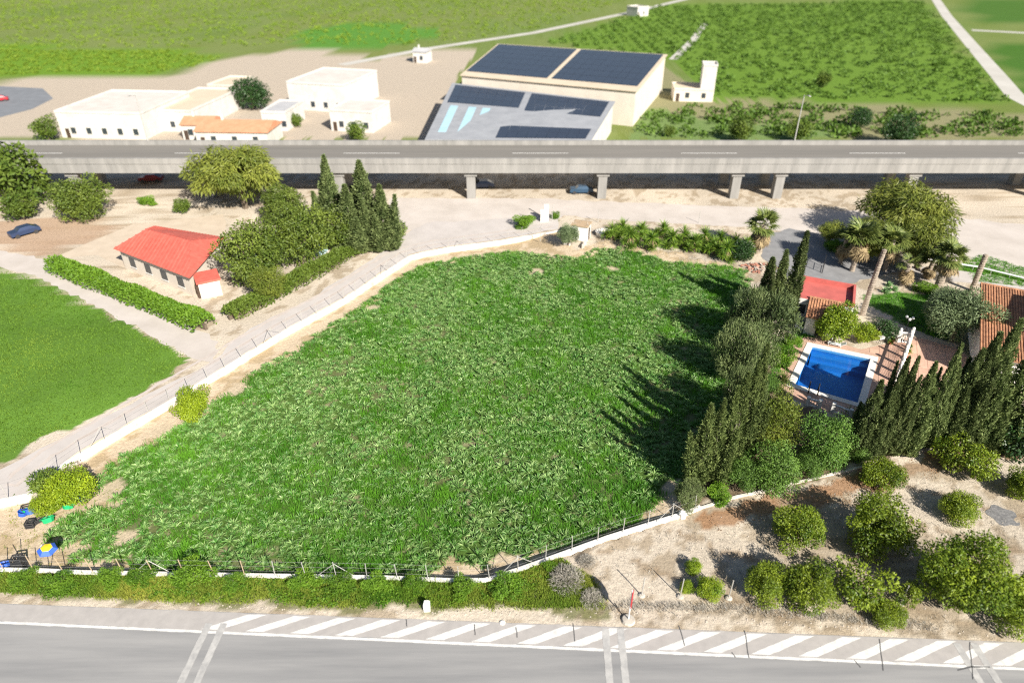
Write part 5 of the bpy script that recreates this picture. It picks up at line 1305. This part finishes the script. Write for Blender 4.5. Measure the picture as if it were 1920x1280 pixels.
Q2 = [G(866, 142, 8.0), G(1192, 172, 8.0), G(1248, 104, 9.6), G(936, 84, 9.6)]
t = hall(Q2, 'upper hall almost covered by two large dark solar arrays', 'warehouse', M_beige, wallmat=M_cream)
arr(t, Q2, .0, .49, .10, .99, 10, 6); arr(t, Q2, .515, .99, .10, .99, 10, 6)
def house(u0, v0, u1, v1, dep, h, lb, roofmat, roof='flat', wallmat=None, cat='house', nwin=3):
    """box house: near wall base from (u0,v0) to (u1,v1)"""
    a, b = G(u0, v0)[:2], G(u1, v1)[:2]; d = unit(b-a); n = np.array([-d[1], d[0]]); W = np.linalg.norm(b-a)
    q = [a, b, b+n*dep, a+n*dep]; t = thing('house', lb, cat, (*a, 0)); wm = wallmat or M_wallfar
    MB().prism(q, -.2, h).build('wall', wm, t)
    if roof == 'flat':
        r = MB().prism(grow(q, -.25), h+.004, h+.12).build('roof', roofmat, t)
        mb = MB().wallstrip([q[0], q[1], q[2], q[3], q[0]], .22, h+.002, h+.5).build('parapet', wm, t)
    else:
        g = grow(q, .35); rh = roof; m0, m1 = (np.array(g[0])+g[3])/2, (np.array(g[1])+g[2])/2
        V = [(*g[0], h), (*g[1], h), (*g[2], h), (*g[3], h), (*m0, h+rh), (*m1, h+rh)]
        MB().add(V, [(0, 1, 5, 4), (2, 3, 4, 5), (1, 2, 5), (3, 0, 4), (3, 2, 1, 0)]).build('roof', roofmat, t)
        p = m0*.7+m1*.3; MB().box((*p, h+rh*.6), (.5, .5, rh*.8+.5)).build('chimney', wm, t)
    for k in range(nwin):
        c = a+d*W*(k+.7)/(nwin+.4); w = MB().prism([c-n*.04, c+d*1.1-n*.04, c+d*1.1+n*.05, c+n*.05], 1.0, min(2.3, h-.5)).build('window', M_glass, t)
        MB().prism([c-n*.10-d*.08, c+d*1.18-n*.10, c+d*1.18-n*.043, c-d*.08-n*.043], .88, .98).build('sill', wm, w)
    c = a+d*W*.06; MB().prism([c-n*.05, c+d*.9-n*.05, c+d*.9+n*.05, c+n*.05], 0, 2.05).build('door', M_wood, t)
    return t
house(118, 258, 275, 262, 22, 5.5, 'large white workshop beyond the viaduct at the left', M_roofw, 'flat', cat='workshop', nwin=5)
house(282, 245, 365, 248, 24, 4.5, 'beige roofed shed right of the large white workshop', M_beige, 'flat', cat='shed')
house(345, 262, 400, 262, 7, 3.2, 'small house with an orange roof next to the beige shed', M_orange, 1.2)
house(372, 275, 505, 277, 9, 3.2, 'long low house with an orange tiled roof behind the viaduct', M_orange, 1.6)
house(495, 245, 540, 246, 12, 4.0, 'grey roofed shed right of the dark round tree', M_grey, 'flat', cat='shed')
house(545, 205, 650, 212, 20, 6.5, 'white two storey house beyond the dark round tree', M_roofw, 'flat', nwin=4)
house(622, 245, 700, 250, 11, 4.5, 'white flat roofed house left of the pale yard', M_roofw, 'flat')
house(395, 190, 440, 192, 12, 4.0, 'cream shed left of the dark round tree', M_beige, 'flat', wallmat=M_cream, cat='shed', nwin=1)
house(1262, 190, 1335, 192, 8, 3.0, 'low white outbuilding right of the solar halls', M_beige, 'flat', wallmat=M_cream, cat='shed', nwin=2)
house(1310, 190, 1336, 191, 5, 9.0, 'tall narrow white tower beside the low outbuilding', M_roofw, 'flat', cat='tower', nwin=1)
house(775, 118, 800, 119, 6, 3.5, 'small grey hut at the field edge left of the upper hall', M_grey, 1.0, cat='hut', nwin=1)
house(1195, 32, 1215, 30, 8, 4.0, 'tiny white house by the far field road', M_roofw, 'flat', cat='hut', nwin=1)
tg = 'trees among the far houses'
for u, v, w, kind, lb in ((470, 175, 66, 'dark', 'dark round tree standing among the white houses'), (85, 240, 46, 'far', 'green bush left of the large white workshop'), (668, 245, 38, 'far', 'small round tree in front of the pale yard'), (555, 225, 26, 'far', 'small tree at the corner of the two storey house'),
                      (1545, 148, 30, 'far', 'lone dark bush at the edge of the far grove'), (1690, 245, 64, 'dark', 'dark bush on the slope right of the lamp'), (1615, 220, 40, 'dark', 'dark shrub on the scrubby slope'), (1255, 245, 22, 'far', 'small bush by the grey halls'),
                      (1390, 240, 50, 'far', 'green shrub on the slope behind the viaduct'), (1500, 242, 46, 'far', 'second green shrub on the slope behind the viaduct')):
    tree(kind, u, v, w, lb, 'tree', 'far_tree', tg, len(bpy.data.objects) % 2)
# loose planting that gives the far fields their grain: too many and too small to count
def grove(poly, n, R, mat, name, seed, rows=0.0):
    x, y, r = scatter(poly, n, seed); m = len(x)
    if rows: x = np.round(x/rows)*rows+r.normal(size=m)*rows*.08
    k = np.repeat(np.arange(m), 26); q = len(k); d = nrm(r.normal(size=(q, 3))); d[:, 2] = np.abs(d[:, 2]); s = R*r.uniform(.6, 1.3, m)[k]
    P = np.stack([x[k], y[k], np.zeros(q)], 1)+d*s[:, None]*np.array([1, 1, 1.1])
    V, F = cards(P, d+r.normal(size=(q, 3))*.7, d+r.normal(size=(q, 3))*.5, s*.9, s*.55)
    o = link(name, npmesh(name, V, F, mat, np.repeat(np.clip(.5*r.random(m)[k]+.5*r.random(q), 0, 1), 4))); o['kind'] = 'stuff'
M_g1 = leafmat('grove_leaf_yellow', (.12, .21, .014), (.23, .32, .03), .2, .6); M_g2 = leafmat('grove_leaf_green', (.06, .13, .015), (.14, .24, .03), .2, .6)
grove(Gp([(1030, 82), (1240, 12), (1725, 4), (1780, 62), (1880, 195), (1500, 185), (1340, 185), (1262, 110)]), 5200, .75, M_g2, 'far_grove', 1, 4.2)
grove(Gp([(-200, 0), (1180, 0), (1000, 55), (800, 85), (560, 85), (330, 90), (0, 90), (-200, 90)]), 4200, .55, M_g1, 'far_grove', 2)
grove(Gp([(-100, 95), (330, 95), (420, 110), (300, 138), (130, 135), (-100, 150)]), 1300, .5, M_g1, 'far_grove', 3, 3.0)
grove(Gp([(1340, 195), (1900, 220), (1920, 258), (1180, 258), (1220, 215)]), 420, .9, M_g2, 'slope_scrub', 4)

# ------------------------------------------------------------------ the neighbouring plot at the left
zr = 3.4
rq = [G(222, 462, zr), G(352, 512, zr), G(412, 445, zr), G(290, 425, zr)]
M_redtile = nmat('red_tile', (.58, .13, .095), (.42, .09, .065), 1.6, .85, .25, rand=.12)
t = thing('red_house', 'red roofed house behind a hedge on the neighbouring plot', 'house', (rq[0][0], rq[0][1], 0))
MB().quadbox([(p[0], p[1], -.1) for p in rq], [(p[0], p[1], 3.2) for p in rq]).build('wall', M_cream, t)
g = [np.array(p) for p in grow([tuple(p[:2]) for p in rq], .6)]
m0, m1 = (g[0]+g[3])/2, (g[1]+g[2])/2
m0, m1 = m0*.8+m1*.2, m1*.8+m0*.2
MB().add([(*p, 3.2) for p in g]+[(*m0, 4.9), (*m1, 4.9)], [(0, 1, 5, 4), (2, 3, 4, 5), (1, 2, 5), (3, 0, 4), (3, 2, 1, 0)]).build('roof', M_redtile, t)
E4 = [np.array([*p, 3.2]) for p in g]; R0, R1 = np.array([*m0, 4.9]), np.array([*m1, 4.9])
for ea, eb, ra, rb_ in ((E4[0], E4[1], R0, R1), (E4[3], E4[2], R0, R1)):
    for k in range(24):
        s_ = (k+.5)/24; p = ea+(eb-ea)*s_; tt = min(1, s_/.2, (1-s_)/.2); full = ra+(rb_-ra)*min(1, max(0, (s_-.2)/.6)) if tt == 1 else None
        qq = full if full is not None else p+((ra if s_ < .5 else rb_)-(ea+(eb-ea)*(.2 if s_ < .5 else .8)))*tt
        MB().bar(p+[0, 0, .02], qq+[0, 0, .02], .24, .09).build('tile_course', M_redtile, t)
for k in range(4):
    c = rq[0][:2]+(rq[1][:2]-rq[0][:2])*(k+.5)/4.3; d = unit(rq[1][:2]-rq[0][:2]); n = np.array([-d[1], d[0]])
    w = MB().prism([c-n*.05, c+d*1.3-n*.05, c+d*1.3+n*.05, c+n*.05], .9, 2.2).build('window', M_glass, t); MB().prism([c-n*.12-d*.1, c+d*1.4-n*.12, c+d*1.4-n*.053, c-d*.1-n*.053], .76, .88).build('sill', M_wall, w)
q = G(395, 548)[:2]; t = thing('red_shed', 'small red roofed shed at the end of the hedge', 'shed', (*q, 0))
MB().box((*q, -.1), (2.6, 3.0, 2.3), .5).build('wall', M_cream, t); MB().box((*q, 2.2), (3.0, 3.4, .25), .5).build('roof', M_redtile, t); MB().box((q[0]-.7, q[1]-1.25, 0), (.8, .8, 1.9), .5).build('door', M_wood, t)
def hedge(line, w, h, lb, seed, mat):
    L = [np.array(p) for p in line]; r = np.random.default_rng(seed); ln = [np.linalg.norm(b-a) for a, b in zip(L[:-1], L[1:])]; n = int(sum(ln)*420)
    k = r.choice(len(ln), n, p=np.array(ln)/sum(ln)); s = r.random(n); A = np.array(L)[k]; B = np.array(L)[k+1]; d = nrm(B-A); nn = np.stack([-d[:, 1], d[:, 0]], 1)
    o = r.uniform(-1, 1, n); z = np.sqrt(np.maximum(0, 1-np.abs(o)**4))*h*r.random(n)**.25
    bump = .8+.5*fbm(A[:, 0]+(B-A)[:, 0]*s, A[:, 1]+(B-A)[:, 1]*s, 2.5, seed)
    P = np.concatenate([A+(B-A)*s[:, None]+nn*(o*w/2*bump)[:, None], (z*bump)[:, None]], 1)
    D = np.concatenate([nn*o[:, None], np.full((n, 1), .7)], 1)
    V, F = cards(P, D+r.normal(size=(n, 3))*.6, D+r.normal(size=(n, 3))*.5, .34, .2)
    t = thing('hedge', lb, 'hedge', (*L[0], 0)); link('foliage', npmesh('foliage', V-np.array([*L[0], 0]), F, mat, np.repeat(np.clip(.6*(bump-.6)+.5*r.random(n), 0, 1), 4)), t)
    MB().wallstrip(line, w*.12, 0, h*.4).build('stem', M_bark, t)
hedge(Gp([(105, 505), (200, 542), (300, 582), (388, 618)]), 2.6, 1.8, 'long hedge between the red roofed house and the bright meadow', 61, LM['weed'])
hedge(Gp([(430, 600), (520, 555), (620, 500), (690, 462)]), 2.4, 1.6, 'hedge along the pale track in front of the neighbouring trees', 62, LM['far'])
ng = 'trees of the neighbouring plot'
for u, v, w, kind, hz, lb in ((30, 325, 120, 'far', 1, 'broad tree at the left edge before the viaduct'), (150, 372, 110, 'broad', .85, 'dull round tree left of the red roofed house'), (445, 318, 165, 'pepper', .8, 'wide flat crowned tree in front of the viaduct'), (470, 475, 130, 'broad', 1.1, 'large tree right of the red roofed house'),
                          (560, 440, 120, 'broad', 1.2, 'full green tree in the middle of the neighbouring plot'), (530, 385, 90, 'broad', 1.0, 'tree behind the full green tree of the neighbouring plot'), (640, 425, 100, 'broad', 1.0, 'dark green tree at the bend of the pale track'), (745, 430, 40, 'far', .9, 'small round shrub at the track corner'),
                          (500, 530, 70, 'pine', .8, 'olive coloured tree behind the trackside hedge'), (35, 385, 70, 'far', .8, 'low tree at the left edge above the tan yard'), (340, 385, 36, 'far', .8, 'small bright shrub under the flat crowned tree'), (275, 378, 40, 'weed', .8, 'low bright bush in front of the viaduct pillars')):
    tree(kind, u, v, w, lb, 'tree' if 'bush' not in lb.split()[2:3] else 'bush', 'garden_tree', ng, len(bpy.data.objects) % 3 if kind not in ('far', 'weed') else 0, hz)
for k, (u, v, h, w, lb) in enumerate(((606, 290, 13, 2.6, 'left of the two tall conifers before the viaduct'), (672, 300, 13, 3.2, 'wider tall conifer before the viaduct'), (710, 345, 10, 2.6, 'lower conifer at the track corner'), (645, 345, 10, 2.8, 'conifer between the two tall ones before the viaduct'))):
    cypress('wide', u, v, h, w, lb, 'tall conifers before the viaduct', k)
# cars and small things of the neighbouring plot
def car(u, v, rz, mat, lb):
    q = G(u, v)[:2]; t = thing('parked_car', lb, 'car', (*q, 0), rz)
    prof = [(-2.1, .35), (-2.1, .8), (-1.95, .95), (-1.1, 1.0), (-.6, 1.42), (.9, 1.45), (1.7, 1.02), (2.05, .95), (2.1, .4)]
    n = len(prof); V = [(x, s*(.85 if z < 1.1 else .68), z) for s in (-1, 1) for x, z in prof]
    MB().add(V, [tuple(range(n)), tuple(range(2*n-1, n-1, -1))]+[(i, n+i, n+(i+1) % n, (i+1) % n) for i in range(n)]).build('body', mat, t, local=True)
    for (x0, z0, x1, z1) in ((-1.06, 1.03, -.64, 1.39), (.94, 1.42, 1.66, 1.06)):
        MB().add([(x0, -.62, z0+.015), (x0, .62, z0+.015), (x1, .6, z1+.015), (x1, -.6, z1+.015)], [(0, 1, 2, 3)]).build('windscreen', M_glass, t, local=True)
    for x in (-1.3, 1.3):
        for s in (-1, 1):
            MB().tube([(x, s*.72, .32), (x, s*.9, .32)], .32, 14).build('wheel', M_black, t, local=True)
car(48, 440, .9, nmat('dark_blue_paint', (.03, .05, .11), (.025, .04, .09), 2, .3), 'dark blue car parked on the tan yard')
car(285, 340, .1, nmat('dark_red_paint', (.20, .02, .03), (.16, .015, .02), 2, .3), 'dark red car parked in the shade under the viaduct')
car(1090, 362, .0, nmat('steel_blue_paint', (.03, .07, .13), (.025, .06, .1), 2, .3), 'steel blue car parked in the shade under the viaduct')
car(905, 352, .1, nmat('dark_blue_paint', (.03, .05, .11)), 'dark car under the viaduct beside the second pillar')
car(0, 190, .5, nmat('red_paint', (.45, .03, .04), (.4, .02, .03), 2, .3), 'red car on the grey parking lot')
q = G(590, 470)[:2]; t = thing('round_pool', 'small turquoise above ground pool among the neighbouring trees', 'pool', (*q, 0)); MB().lathe((*q, 0), [(2.0, 0), (2.0, .9), (1.9, .9), (1.88, .7)], 18).build('basin', M_sky, t)
house(595, 462, 640, 448, 4, 2.6, 'small white outbuilding among the neighbouring trees', M_roofw, 'flat', cat='shed', nwin=1)
